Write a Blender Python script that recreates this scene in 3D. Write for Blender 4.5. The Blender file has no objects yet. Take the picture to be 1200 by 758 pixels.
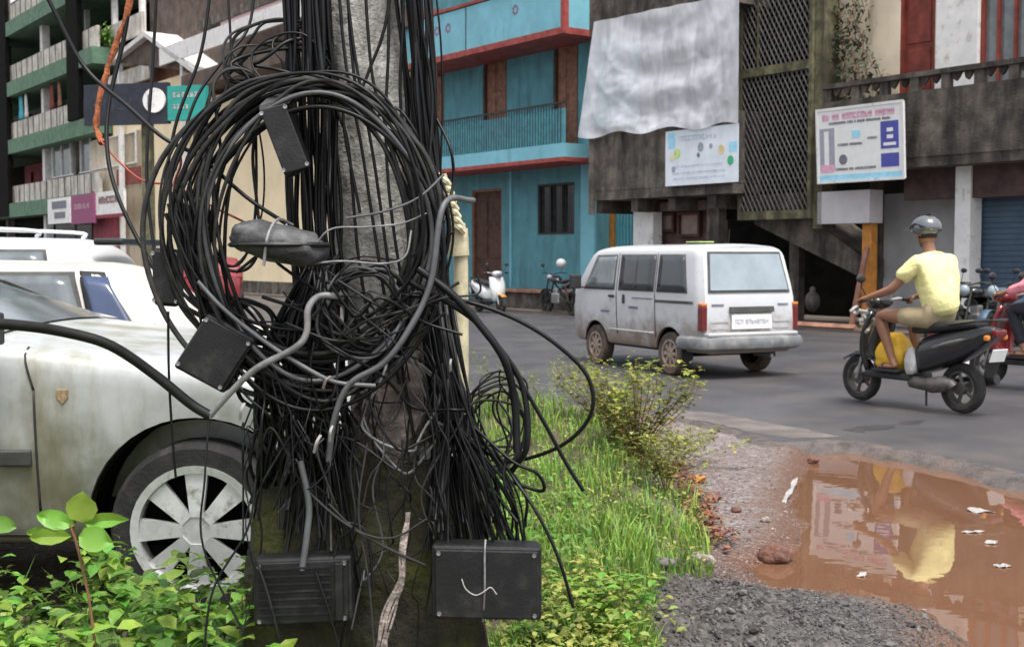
import bpy, bmesh, math, random
import numpy as np
from mathutils import Vector, Matrix, noise as mnoise
random.seed(7)
sc = bpy.context.scene
COL = sc.collection
R = math.radians
PI = math.pi
FPX = 1450.0
PITCH = math.atan(79/FPX)
CAM = Vector((0, 0, 1.45))

# ---------------------------------------------------------------- camera maths
def ray(px, py):
    a = (px-600)/FPX; b = (379-py)/FPX
    return Vector((a, math.cos(PITCH)+b*math.sin(PITCH), -math.sin(PITCH)+b*math.cos(PITCH)))
def at(px, py, Y):
    d = ray(px, py); return CAM + d*(Y/d.y)
def gz(px, py, z=0.0):
    d = ray(px, py); return CAM + d*((z-CAM.z)/d.z)
FD = Vector((math.sin(R(36)), -math.cos(R(36)), 0))      # along the street front, to the right
FN = Vector((-math.cos(R(36)), -math.sin(R(36)), 0))     # out of the street front
FP0 = Vector((0, 34, 0))
FROT = -R(54)
def fac(px, py, v=0.0):
    d = ray(px, py); s = (v-(CAM-FP0).dot(FN))/d.dot(FN)
    P = CAM+d*s
    return (P-FP0).dot(FD), P.z
def F(t, v, z): return FP0+FD*t+FN*v+Vector((0, 0, z))
def ft(px, v=0.0): return fac(px, 300, v)[0]
def fz(px, py, v=0.0): return fac(px, py, v)[1]

# ---------------------------------------------------------------- materials
MATS = {}
def mat(name, col, rough=0.7, metal=0.0, var=0.25, scale=6.0, dirt=None, dirt_amt=0.5, dscale=2.0, bump=0.0, bscale=40,
        streak=False, trans=0.0, spec=0.5, objrand=0.0, island=0.0, mud=None, coat=0.0, alpha=1.0, translucent=0.0):
    if name in MATS: return MATS[name]
    m = bpy.data.materials.new(name); m.use_nodes = True
    nt = m.node_tree; N = nt.nodes; L = nt.links
    b = N['Principled BSDF']
    b.inputs['Roughness'].default_value = rough; b.inputs['Metallic'].default_value = metal
    b.inputs['Specular IOR Level'].default_value = spec
    b.inputs['Coat Weight'].default_value = coat
    b.inputs['Alpha'].default_value = alpha
    b.inputs['Transmission Weight'].default_value = trans
    tc = N.new('ShaderNodeTexCoord')
    mp = N.new('ShaderNodeMapping'); L.new(tc.outputs['Object'], mp.inputs[0])
    mp2 = N.new('ShaderNodeMapping'); L.new(tc.outputs['Object'], mp2.inputs[0])
    if streak: mp2.inputs['Scale'].default_value = (1, 1, 0.22)
    c = (*col, 1)
    out = None
    def noise(sc_, det=6, vec=mp.outputs[0], r=0.6):
        n = N.new('ShaderNodeTexNoise'); n.inputs['Scale'].default_value = sc_; n.inputs['Detail'].default_value = det
        n.inputs['Roughness'].default_value = r; L.new(vec, n.inputs['Vector']); return n
    def mix(f, a, c2, mode='MIX'):
        x = N.new('ShaderNodeMix'); x.data_type = 'RGBA'; x.blend_type = mode
        for sock, val in ((x.inputs[0], f), (x.inputs[6], a), (x.inputs[7], c2)):
            if isinstance(val, (int, float)): sock.default_value = val
            elif isinstance(val, tuple): sock.default_value = val
            else: L.new(val, sock)
        return x.outputs[2]
    def ramp(fac_, lo, hi):
        r_ = N.new('ShaderNodeMapRange'); r_.inputs['From Min'].default_value = lo; r_.inputs['From Max'].default_value = hi
        r_.interpolation_type = 'SMOOTHSTEP'
        L.new(fac_, r_.inputs['Value']); return r_.outputs[0]
    out = mix(ramp(noise(scale).outputs[0], .3, .7), tuple(x*(1-var) for x in col)+(1,), tuple(min(1, x*(1+var)) for x in col)+(1,))
    if dirt:
        f = ramp(noise(dscale, 8, mp2.outputs[0], r=.68).outputs[0], .62-dirt_amt*.35, .72)
        out = mix(f, out, (*dirt, 1))
    if mud:   # mud thrown up the lower body: (colour, z low, z high) in object space
        sp = N.new('ShaderNodeSeparateXYZ'); L.new(tc.outputs['Object'], sp.inputs[0])
        nn = noise(5, 6, tc.outputs['Object'])
        ad = N.new('ShaderNodeMath'); ad.operation = 'MULTIPLY_ADD'; L.new(nn.outputs[0], ad.inputs[0]); ad.inputs[1].default_value = -(mud[2]-mud[1])*1.6
        L.new(sp.outputs[2], ad.inputs[2])
        f = ramp(ad.outputs[0], mud[2]-(mud[2]-mud[1])*.8, mud[1]-(mud[2]-mud[1])*.8)
        f2 = N.new('ShaderNodeMath'); f2.operation = 'MULTIPLY'; L.new(f, f2.inputs[0]); f2.inputs[1].default_value = mud[3]
        out = mix(f2.outputs[0], out, (*mud[0], 1))
    if objrand or island:
        if island:
            g = N.new('ShaderNodeNewGeometry'); src = g.outputs['Random Per Island']; amt = island
        else:
            g = N.new('ShaderNodeObjectInfo'); src = g.outputs['Random']; amt = objrand
        r_ = N.new('ShaderNodeMapRange'); L.new(src, r_.inputs[0]); r_.inputs[3].default_value = 1-amt; r_.inputs[4].default_value = 1+amt
        hs = N.new('ShaderNodeHueSaturation'); L.new(r_.outputs[0], hs.inputs['Value']); L.new(out, hs.inputs['Color'])
        if island:
            r2 = N.new('ShaderNodeMapRange'); 
            w = N.new('ShaderNodeMath'); w.operation = 'FRACT'; ml = N.new('ShaderNodeMath'); ml.operation = 'MULTIPLY'; ml.inputs[1].default_value = 17.3
            L.new(src, ml.inputs[0]); L.new(ml.outputs[0], w.inputs[0]); L.new(w.outputs[0], r2.inputs[0]); r2.inputs[3].default_value = .455; r2.inputs[4].default_value = .525
            L.new(r2.outputs[0], hs.inputs['Hue'])
        out = hs.outputs[0]
    L.new(out, b.inputs['Base Color'])
    if bump:
        bn = noise(bscale, 5, tc.outputs['Object']); bp = N.new('ShaderNodeBump'); bp.inputs['Strength'].default_value = bump
        bp.inputs['Distance'].default_value = 0.02
        L.new(bn.outputs[0], bp.inputs['Height']); L.new(bp.outputs[0], b.inputs['Normal'])
    if translucent:
        tr = N.new('ShaderNodeBsdfTranslucent'); L.new(out, tr.inputs[0]); ms = N.new('ShaderNodeMixShader'); ms.inputs[0].default_value = translucent
        L.new(b.outputs[0], ms.inputs[1]); L.new(tr.outputs[0], ms.inputs[2]); L.new(ms.outputs[0], N['Material Output'].inputs[0])
    MATS[name] = m
    return m

M = {}
def defmats():
    M['cable'] = mat('cable_black', (.005, .0053, .006), .42, var=.4, scale=9, objrand=.8, spec=.30)
    M['cable_grey'] = mat('cable_grey', (.085, .088, .092), .5, var=.3, scale=12, objrand=.3)
    M['cable_dust'] = mat('cable_dusty', (.022, .022, .021), .6, var=.4, scale=30, objrand=.6, spec=.3)
    M['cable_light'] = mat('cable_light', (.19, .19, .19), .5, var=.4, scale=25)
    M['rust'] = mat('rusty_rope', (.30, .09, .035), .85, var=.5, scale=40, bump=.5)
    M['redwire'] = mat('red_wire', (.42, .07, .035), .5, var=.3)
    M['blackbox'] = mat('black_plastic', (.005, .0053, .006), .5, var=.4, scale=10, dirt=(.035, .035, .032), dirt_amt=.35, dscale=9, bump=.1, bscale=120)
    M['duststuff'] = mat('dusty_plastic', (.042, .042, .044), .65, var=.5, scale=14, dirt=(.13, .13, .13), dirt_amt=.45, dscale=16, bump=.4, bscale=30)
    M['pole'] = mat('pole_concrete', (.46, .45, .41), .85, var=.35, scale=14, dirt=(.045, .042, .034), dirt_amt=.72, dscale=7, bump=.9, bscale=30, streak=True)
    M['moss'] = mat('mossy_concrete', (.026, .024, .014), .92, var=.6, scale=8, dirt=(.060, .066, .010), dirt_amt=.5, dscale=5, bump=1.0, bscale=25)
    M['concrete_bare'] = mat('bare_concrete', (.38, .32, .28), .9, var=.4, scale=20, dirt=(.07, .055, .05), dirt_amt=.7, dscale=9, bump=1, bscale=40)
    M['pvc'] = mat('cream_pvc', (.55, .50, .33), .5, var=.25, scale=12, dirt=(.16, .14, .07), dirt_amt=.4, dscale=9)
    M['asphalt'] = mat('asphalt', (.066, .064, .069), .40, var=.26, scale=1.0, dirt=(.105, .092, .085), dirt_amt=.5, dscale=.8, bump=.4, bscale=160)
    M['teal'] = mat('teal_wall', (.10, .285, .335), .85, var=.14, scale=1.3, dirt=(.065, .17, .195), dirt_amt=.5, dscale=2.6, bump=.15, bscale=30, streak=True)
    M['teal_light'] = mat('teal_parapet', (.19, .46, .55), .8, var=.1, scale=1.6, dirt=(.14, .36, .42), dirt_amt=.3, dscale=3, streak=True)
    M['redtrim'] = mat('red_trim', (.30, .055, .045), .7, var=.35, scale=5)
    M['brown'] = mat('brown_wood', (.20, .085, .045), .6, var=.35, scale=8, streak=True)
    M['darkwood'] = mat('dark_wood', (.07, .03, .02), .7, var=.4, scale=6)
    M['redwood'] = mat('red_wood', (.19, .035, .022), .6, var=.3, scale=5)
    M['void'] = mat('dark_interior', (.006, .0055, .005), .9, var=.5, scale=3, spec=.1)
    M['oldcon'] = mat('stained_concrete', (.16, .137, .115), .92, var=.45, scale=3, dirt=(.022, .02, .017), dirt_amt=.85, dscale=2.6, bump=.8, bscale=20, streak=True)
    M['oldcon2'] = mat('black_stained_concrete', (.13, .11, .09), .92, var=.5, scale=3, dirt=(.012, .011, .01), dirt_amt=.95, dscale=2.0, bump=.8, bscale=20, streak=True)
    M['mosspillar'] = mat('moss_pillar', (.12, .11, .06), .92, var=.5, scale=5, dirt=(.03, .028, .02), dirt_amt=.7, dscale=3, streak=True)
    M['cream'] = mat('cream_wall', (.72, .62, .47), .85, var=.12, scale=1.2, dirt=(.30, .24, .18), dirt_amt=.4, dscale=2, streak=True)
    M['cream2'] = mat('buff_wall', (.84, .70, .46), .85, var=.08, scale=.8)
    M['white'] = mat('white_paint', (.74, .73, .71), .6, var=.08, scale=3, dirt=(.40, .38, .35), dirt_amt=.3, dscale=4)
    M['greywhite'] = mat('grey_white_wall', (.42, .42, .42), .8, var=.1, scale=2)
    M['greenslab'] = mat('green_slab', (.09, .17, .11), .8, var=.25, scale=3)
    M['parapet'] = mat('weathered_parapet', (.54, .51, .46), .9, var=.2, scale=2, dirt=(.16, .15, .13), dirt_amt=.6, dscale=2.5, streak=True)
    M['maroon'] = mat('maroon_paint', (.22, .03, .045), .7, var=.3, scale=3)
    M['purple'] = mat('purple_sign', (.25, .06, .14), .6, var=.1)
    M['glassdark'] = mat('dark_glass', (.03, .035, .04), .12, var=.3, scale=2, spec=.8)
    M['glassgrey'] = mat('grey_glass', (.13, .15, .16), .1, var=.3, scale=3, spec=.9)
    M['glassblue'] = mat('blue_glass', (.035, .055, .12), .1, var=.2, scale=3, spec=.9)
    M['glassrear'] = mat('pale_rear_glass', (.25, .30, .33), .08, var=.12, scale=2.5, spec=1.0)
    M['shutter'] = mat('blue_shutter', (.045, .085, .13), .55, var=.15, scale=4)
    M['iron'] = mat('dark_iron', (.03, .028, .025), .7, var=.4, scale=8)
    M['orange'] = mat('orange_paint', (.52, .21, .035), .6, var=.2, scale=6)
    M['yellow'] = mat('yellow_plastic', (.80, .47, .03), .5, var=.12, scale=12)
    M['redox'] = mat('red_oxide', (.30, .15, .10), .8, var=.3, scale=5)
    M['tin'] = mat('tin_roof', (.62, .60, .58), .5, var=.15, scale=2)
    M['tinbrown'] = mat('brown_sheet', (.10, .07, .055), .8, var=.4, scale=2)
    M['pink'] = mat('pink_cloth', (.75, .25, .30), .85, var=.12, scale=8)
    M['palepink'] = mat('pale_pink_board', (.75, .55, .60), .8, var=.08, scale=2)
    M['rubber'] = mat('tyre_rubber', (.016, .0155, .0155), .8, var=.3, scale=15, dirt=(.045, .04, .034), dirt_amt=.4, dscale=7, bump=.3, bscale=60)
    M['rubbermud'] = mat('muddy_tyre', (.05, .042, .036), .85, var=.3, scale=8, dirt=(.17, .11, .07), dirt_amt=.7, dscale=6)
    M['alloy'] = mat('alloy', (.74, .74, .74), .35, metal=.5, var=.1, scale=20, dirt=(.25, .23, .19), dirt_amt=.3, dscale=15)
    M['hubmud'] = mat('muddy_hub', (.33, .27, .22), .6, var=.3, scale=10, dirt=(.20, .12, .08), dirt_amt=.6, dscale=8)
    M['hubdark'] = mat('dull_rim', (.10, .095, .09), .5, metal=.4, var=.3, scale=12, dirt=(.12, .08, .06), dirt_amt=.5, dscale=9)
    M['steel'] = mat('steel', (.38, .38, .38), .35, metal=.8, var=.2, scale=20)
    M['blackpaint'] = mat('black_gloss', (.012, .012, .014), .22, var=.3, scale=5, coat=.5)
    M['blackmatt'] = mat('black_matt', (.02, .02, .021), .6, var=.3, scale=9)
    M['redpaint'] = mat('red_gloss', (.20, .014, .018), .3, var=.15, scale=5, coat=.5)
    M['tailred'] = mat('tail_lamp_red', (.13, .010, .010), .2, var=.2, scale=30, coat=.5)
    M['amber'] = mat('amber_lens', (.6, .2, .03), .2, var=.2, scale=30, coat=.5)
    M['vanwhite'] = mat('van_silver_white', (.54, .55, .565), .32, var=.04, scale=3, coat=.4, mud=((.17, .11, .07), .30, .86, .92), dirt=(.46, .44, .42), dirt_amt=.15, dscale=3)
    M['carA'] = mat('dirty_silver', (.50, .52, .515), .36, var=.08, scale=3, metal=.15, coat=.25, dirt=(.27, .25, .16), dirt_amt=.46, dscale=3.0, streak=True, mud=((.11, .11, .055), .22, .98, .85))
    M['carB'] = mat('cream_white_paint', (.56, .53, .49), .35, var=.04, scale=2, coat=.3, dirt=(.5, .42, .36), dirt_amt=.25, dscale=2)
    M['carC'] = mat('white_paint_car', (.62, .63, .64), .3, var=.03, scale=2, coat=.4)
    M['rubstrip'] = mat('rub_strip', (.06, .06, .055), .6, var=.3)
    M['skin'] = mat('skin_brown', (.27, .13, .075), .5, var=.1, scale=9)
    M['shirt'] = mat('yellow_shirt', (.80, .75, .34), .85, var=.06, scale=6, bump=.9, bscale=13)
    M['shorts'] = mat('tan_shorts', (.35, .28, .17), .85, var=.12, scale=9, bump=.4, bscale=14)
    M['darkcloth'] = mat('dark_trousers', (.02, .02, .03), .85, var=.3, scale=9)
    M['hair'] = mat('black_hair', (.012, .01, .009), .6, var=.3, scale=40)
    M['helmetgrey'] = mat('helmet_silver', (.10, .11, .12), .25, var=.15, scale=6, coat=.6)
    M['helmetblack'] = mat('helmet_black', (.02, .022, .025), .2, var=.2, scale=6, coat=.5)
    M['grass'] = mat('grass_blades', (.17, .32, .05), .6, var=.4, scale=2.0, island=.45, translucent=.35)
    M['leaf'] = mat('leaf_green', (.10, .22, .03), .45, var=.4, scale=3, island=.5, translucent=.3)
    M['leafbright'] = mat('leaf_bright', (.19, .37, .05), .4, var=.2, scale=6, island=.2, translucent=.4)
    M['leafyellow'] = mat('leaf_yellow_green', (.23, .27, .055), .55, var=.45, scale=4, island=.45, translucent=.35)
    M['leafdry'] = mat('leaf_dry', (.17, .085, .04), .8, var=.6, scale=6, island=.35)
    M['leafdark'] = mat('leaf_dark', (.03, .045, .02), .7, var=.4, scale=4, island=.5)
    M['stem'] = mat('stem_brown', (.20, .10, .05), .8, var=.3, scale=10)
    M['stemgreen'] = mat('stem_green', (.12, .16, .05), .7, var=.3, scale=10)
    M['gravel'] = mat('gravel_stone', (.085, .079, .074), .8, var=.3, scale=20, island=.6)
    M['redstone'] = mat('laterite', (.17, .075, .05), .85, var=.5, scale=20, dirt=(.05, .035, .03), dirt_amt=.5, dscale=12, bump=1, bscale=40)
    M['litter_white'] = mat('white_scrap', (.34, .325, .31), .5, var=.1, scale=30)
    M['plate'] = mat('plate_white', (.78, .78, .76), .5, var=.05)
    M['ink'] = mat('dark_ink', (.16, .16, .20), .6, var=.2)
    M['inkpink'] = mat('pink_ink', (.72, .38, .50), .6, var=.15, scale=40)
    M['inkgrey'] = mat('grey_ink', (.33, .33, .40), .6, var=.3, scale=60)
    M['inkblue'] = mat('blue_ink', (.07, .08, .36), .5, var=.1)
    M['inkcyan'] = mat('cyan_ink', (.35, .68, .86), .5, var=.1)
    M['inkgreen'] = mat('green_ink', (.05, .42, .20), .5, var=.1)
    M['inklime'] = mat('lime_ink', (.50, .66, .22), .5, var=.2)
    M['inkyel'] = mat('ochre_ink', (.72, .60, .32), .5, var=.2)
    M['banner'] = mat('banner_face', (.70, .76, .82), .5, var=.08, scale=3)
    M['signteal'] = mat('sign_green', (.02, .28, .24), .5, var=.1)
    M['signblack'] = mat('sign_black', (.015, .018, .03), .4, var=.3)
    M['tealbin'] = mat('teal_plastic', (.06, .42, .52), .5, var=.1)
defmats()

# ---------------------------------------------------------------- mesh helpers
def lnk(o, parent=None, sub=0, smooth=False):
    COL.objects.link(o)
    if parent: o.parent = parent
    return o
def obj(name, bm, m, parent=None, smooth=False, bevel=0.0, angle=40, recalc=True):
    if recalc: bmesh.ops.recalc_face_normals(bm, faces=bm.faces)
    me = bpy.data.meshes.new(name); bm.to_mesh(me); bm.free()
    for mm in (m if isinstance(m, (list, tuple)) else [m]): me.materials.append(mm)
    o = bpy.data.objects.new(name, me); lnk(o, parent)
    if smooth:
        for p in me.polygons: p.use_smooth = True
        me.set_sharp_from_angle(angle=R(angle))
    if bevel:
        b = o.modifiers.new('bevel', 'BEVEL'); b.width = bevel; b.segments = 2; b.limit_method = 'ANGLE'; b.angle_limit = R(40)
    return o
def tag(o, label=None, cat=None, group=None, kind=None):
    if label: o['label'] = label
    if cat: o['category'] = cat
    if group: o['group'] = group
    if kind: o['kind'] = kind
    return o
def empty(name, loc, rz=0.0, label=None, cat=None, group=None):
    o = bpy.data.objects.new(name, None); o.empty_display_size = .2
    o.location = loc; o.rotation_euler = (0, 0, rz); lnk(o); tag(o, label, cat, group)
    return o
def copy_tree(o, parent=None):
    c = o.copy(); COL.objects.link(c); c.parent = parent
    for ch in o.children: copy_tree(ch, c)
    return c
def BM(): return bmesh.new()
def box(bm, lo, hi, rot=None, mi=0):
    x0, y0, z0 = lo; x1, y1, z1 = hi
    vs = [Vector(p) for p in ((x0, y0, z0), (x1, y0, z0), (x1, y1, z0), (x0, y1, z0), (x0, y0, z1), (x1, y0, z1), (x1, y1, z1), (x0, y1, z1))]
    if rot: vs = [rot @ v for v in vs]
    vv = [bm.verts.new(v) for v in vs]
    for f in ((0, 3, 2, 1), (4, 5, 6, 7), (0, 1, 5, 4), (1, 2, 6, 5), (2, 3, 7, 6), (3, 0, 4, 7)):
        fc = bm.faces.new([vv[i] for i in f]); fc.material_index = mi
    return bm
def cbox(bm, c, s, rot=None, mi=0):
    c = Vector(c); h = Vector(s)/2
    mt = Matrix.Translation(c) @ (rot.to_4x4() if rot else Matrix.Identity(4))
    return box(bm, -h, h, mt, mi)
def prism(bm, poly, axis, a0, a1, mi=0, xf=None):
    """extrude a 2D polygon along an axis ('x','y','z')"""
    def P(u, w, a):
        v = {'x': (a, u, w), 'y': (u, a, w), 'z': (u, w, a)}[axis]; v = Vector(v)
        return xf @ v if xf else v
    A = [bm.verts.new(P(u, w, a0)) for u, w in poly]; B = [bm.verts.new(P(u, w, a1)) for u, w in poly]
    n = len(poly)
    for i in range(n): bm.faces.new([A[i], A[(i+1) % n], B[(i+1) % n], B[i]]).material_index = mi
    bm.faces.new(A[::-1]).material_index = mi; bm.faces.new(B).material_index = mi
    return bm
def cr(pts, n=8, closed=False):
    """Catmull-Rom through points"""
    P = [Vector(p) for p in pts]; out = []
    m = len(P)
    rng = range(m) if closed else range(m-1)
    for i in rng:
        p0 = P[(i-1) % m] if (closed or i > 0) else P[0]*2-P[1]
        p1 = P[i]; p2 = P[(i+1) % m]
        p3 = P[(i+2) % m] if (closed or i < m-2) else P[-1]*2-P[-2]
        for k in range(n):
            t = k/n
            out.append(.5*((2*p1)+(p2-p0)*t+(2*p0-5*p1+4*p2-p3)*t*t+(3*p1-p0-3*p2+p3)*t**3))
    if not closed: out.append(P[-1].copy())
    return out
def tube(bm, pts, r, n=6, closed=False, mi=0, cap=True):
    pts = [Vector(p) for p in pts]; m = len(pts)
    rr = r if isinstance(r, (list, tuple)) else [r]*m
    rings = []
    t0 = (pts[1]-pts[0]).normalized()
    up = Vector((0, 0, 1)) if abs(t0.z) < .9 else Vector((0, 1, 0))
    nrm = (up-t0*up.dot(t0)).normalized()
    for i in range(m):
        a = pts[i-1] if (i > 0 or closed) else pts[i]; b = pts[(i+1) % m] if (i < m-1 or closed) else pts[i]
        t = (b-a)
        t = t.normalized() if t.length > 1e-9 else t0
        nrm = nrm-t*nrm.dot(t)
        nrm = nrm.normalized() if nrm.length > 1e-6 else t.orthogonal().normalized()
        bi = t.cross(nrm)
        rings.append([bm.verts.new(pts[i]+(nrm*math.cos(2*PI*k/n)+bi*math.sin(2*PI*k/n))*rr[i]) for k in range(n)])
    for i in range(m if closed else m-1):
        A = rings[i]; B = rings[(i+1) % m]
        for k in range(n):
            bm.faces.new([A[k], A[(k+1) % n], B[(k+1) % n], B[k]]).material_index = mi
    if cap and not closed:
        bm.faces.new(rings[0][::-1]).material_index = mi; bm.faces.new(rings[-1]).material_index = mi
    return bm
def lathe(bm, prof, n=24, xf=None, mi=0, closed=False):
    """prof: (radius, height) about local y axis -> transformed by xf"""
    rings = []
    for r, h in prof:
        ring = []
        for k in range(n):
            v = Vector((r*math.cos(2*PI*k/n), h, r*math.sin(2*PI*k/n)))
            ring.append(bm.verts.new(xf @ v if xf else v))
        rings.append(ring)
    m = len(rings)
    for i in range(m if closed else m-1):
        A = rings[i]; B = rings[(i+1) % m]
        for k in range(n): bm.faces.new([A[k], A[(k+1) % n], B[(k+1) % n], B[k]]).material_index = mi
    if not closed:
        bm.faces.new(rings[0][::-1]).material_index = mi; bm.faces.new(rings[-1]).material_index = mi
    return bm
def ellipsoid(bm, c, s, rot=None, seg=16, mi=0):
    mt = Matrix.Translation(Vector(c)) @ (rot.to_4x4() if rot else Matrix.Identity(4)) @ Matrix.Diagonal((s[0], s[1], s[2], 1))
    r = bmesh.ops.create_uvsphere(bm, u_segments=seg, v_segments=max(6, seg//2), radius=1, matrix=mt)
    return bm
def rx(a): return Matrix.Rotation(a, 3, 'X')
def ry(a): return Matrix.Rotation(a, 3, 'Y')
def rzm(a): return Matrix.Rotation(a, 3, 'Z')
def bake(o):
    """apply all modifiers of o"""
    dg = bpy.context.evaluated_depsgraph_get(); dg.update()
    ev = o.evaluated_get(dg); me = bpy.data.meshes.new_from_object(ev)
    o.modifiers.clear(); o.data = me
    return o
def boolean_cut(o, cutters):
    for c in cutters:
        md = o.modifiers.new('b', 'BOOLEAN'); md.operation = 'DIFFERENCE'; md.object = c; md.solver = 'EXACT'
    bpy.context.view_layer.update()
    bake(o)
    for c in cutters: bpy.data.objects.remove(c)
    return o
def fbm(x, y, s=1.0, z=0): return mnoise.fractal(Vector((x*s, y*s, z)), 1.0, 2.0, 4)

def letters(bm, x0, x1, zc, h, mi, P, rnd, gap=.35, thick=.16):
    """a row of letter-like strokes between x0 and x1; P(x,z,d) maps to 3D"""
    x = x0; w = h*.62
    while x+w < x1:
        if rnd.random() < .12: x += w*.8; continue
        kind = rnd.randrange(5)
        bars = [(0, 0, thick, 1)]
        if kind in (0, 1): bars.append((1-thick*1.3, 0, 1, 1))
        if kind in (0, 2, 3): bars.append((0, 1-thick, 1, 1))
        if kind in (1, 2, 4): bars.append((0, .42, 1, .42+thick))
        if kind in (2, 3, 4): bars.append((0, 0, 1, thick))
        for a, b, c, d in bars:
            q = [P(x+a*w, zc+(b-.5)*h), P(x+c*w, zc+(b-.5)*h), P(x+c*w, zc+(d-.5)*h), P(x+a*w, zc+(d-.5)*h)]
            bm.faces.new([bm.verts.new(v) for v in q]).material_index = mi
        x += w*(1+gap)
# ================================================================= GROUND
def sd_poly(X, Y, poly):
    """signed distance (negative inside), numpy"""
    X = np.asarray(X, float); Y = np.asarray(Y, float)
    d = np.full(X.shape, 1e9); inside = np.zeros(X.shape, bool)
    n = len(poly)
    for i in range(n):
        ax, ay = poly[i]; bx, by = poly[(i+1) % n]
        ex, ey = bx-ax, by-ay
        t = np.clip(((X-ax)*ex+(Y-ay)*ey)/(ex*ex+ey*ey+1e-12), 0, 1)
        d = np.minimum(d, (X-ax-t*ex)**2+(Y-ay-t*ey)**2)
        c = ((ay > Y) != (by > Y)) & (X < (bx-ax)*(Y-ay)/(by-ay+1e-12)+ax)
        inside ^= c
    d = np.sqrt(d)
    return np.where(inside, -d, d)
def sst(a, b, x):
    t = np.clip((x-a)/(b-a), 0, 1); return t*t*(3-2*t)
WZ = -.075
PUD = [gz(px, py, WZ).xy[:] for px, py in ((985, 522), (1060, 531), (1130, 546), (1200, 562), (1330, 600), (1500, 690), (1500, 900), (1250, 1000),
       (1130, 820), (1112, 760), (1085, 722), (1030, 708), (960, 706), (885, 700), (862, 668), (905, 650), (935, 618), (918, 590), (935, 562), (942, 530))]
VERGE = [(-40, -6), (.55, -6), (.60, 4.4), (.92, 6.0), (1.10, 8.2), (1.0, 9.8), (.1, 12.0), (-3, 12.6), (-12, 16), (-40, 45)]
def heights(X, Y):
    nz = np.array([fbm(a, b, 1.3)*.5+fbm(a, b, 5, 3)*.25 for a, b in zip(X, Y)])
    h = -.019+nz*.007
    sv = sd_poly(X, Y, VERGE)
    vm = 1-sst(-.45, .12, sv)
    h = h+vm*(.19+nz*.05)
    sp = sd_poly(X, Y, PUD)+nz*.10
    pm = 1-sst(-.30, .16, sp)
    h = h-pm*.125
    mound = np.exp(-(((X-.80)/.52)**2+((Y-4.75)/.62)**2))*(.13+nz*.07+np.array([fbm(a, b, 5, 8) for a, b in zip(X, Y)])*.07)
    mound += np.exp(-(((X-1.45)/.5)**2+((Y-4.5)/.45)**2))*.03
    h = h+mound
    return h, vm, pm, sp
def grid_axis(lo, fine0, fine1, hi, step):
    a = []; x = fine0; s = step
    left = []
    while x > lo: s *= 1.25; x -= s; left.append(x)
    left = left[::-1]
    mid = list(np.arange(fine0, fine1, step)); x = mid[-1]; s = step; right = []
    while x < hi: s *= 1.25; x += s; right.append(x)
    return left+mid+right
gxs = grid_axis(-400, -1.2, 4.8, 400, .035); gys = grid_axis(-120, 3.6, 10.8, 600, .035)
GX, GY = np.meshgrid(gxs, gys); gx = GX.ravel(); gy = GY.ravel()
gh, gvm, gpm, gsp = heights(gx, gy)
me = bpy.data.meshes.new('ground')
nx, ny = len(gxs), len(gys)
idx = np.arange(nx*ny).reshape(ny, nx)
faces = np.stack([idx[:-1, :-1], idx[:-1, 1:], idx[1:, 1:], idx[1:, :-1]], -1).reshape(-1, 4)
me.from_pydata(np.stack([gx, gy, gh], -1).tolist(), [], faces.tolist())
for p in me.polygons: p.use_smooth = True
for nm, arr in (('verge', gvm), ('gravelmask', np.clip(np.exp(-(((gx-.9)/.75)**2+((gy-4.5)/1.1)**2))*2.2, 0, 1)), ('wet', np.clip(1-sst(-.05, .32, gsp), 0, 1))):
    a = me.attributes.new(nm, 'FLOAT', 'POINT'); a.data.foreach_set('value', arr.astype(np.float32))
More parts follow.
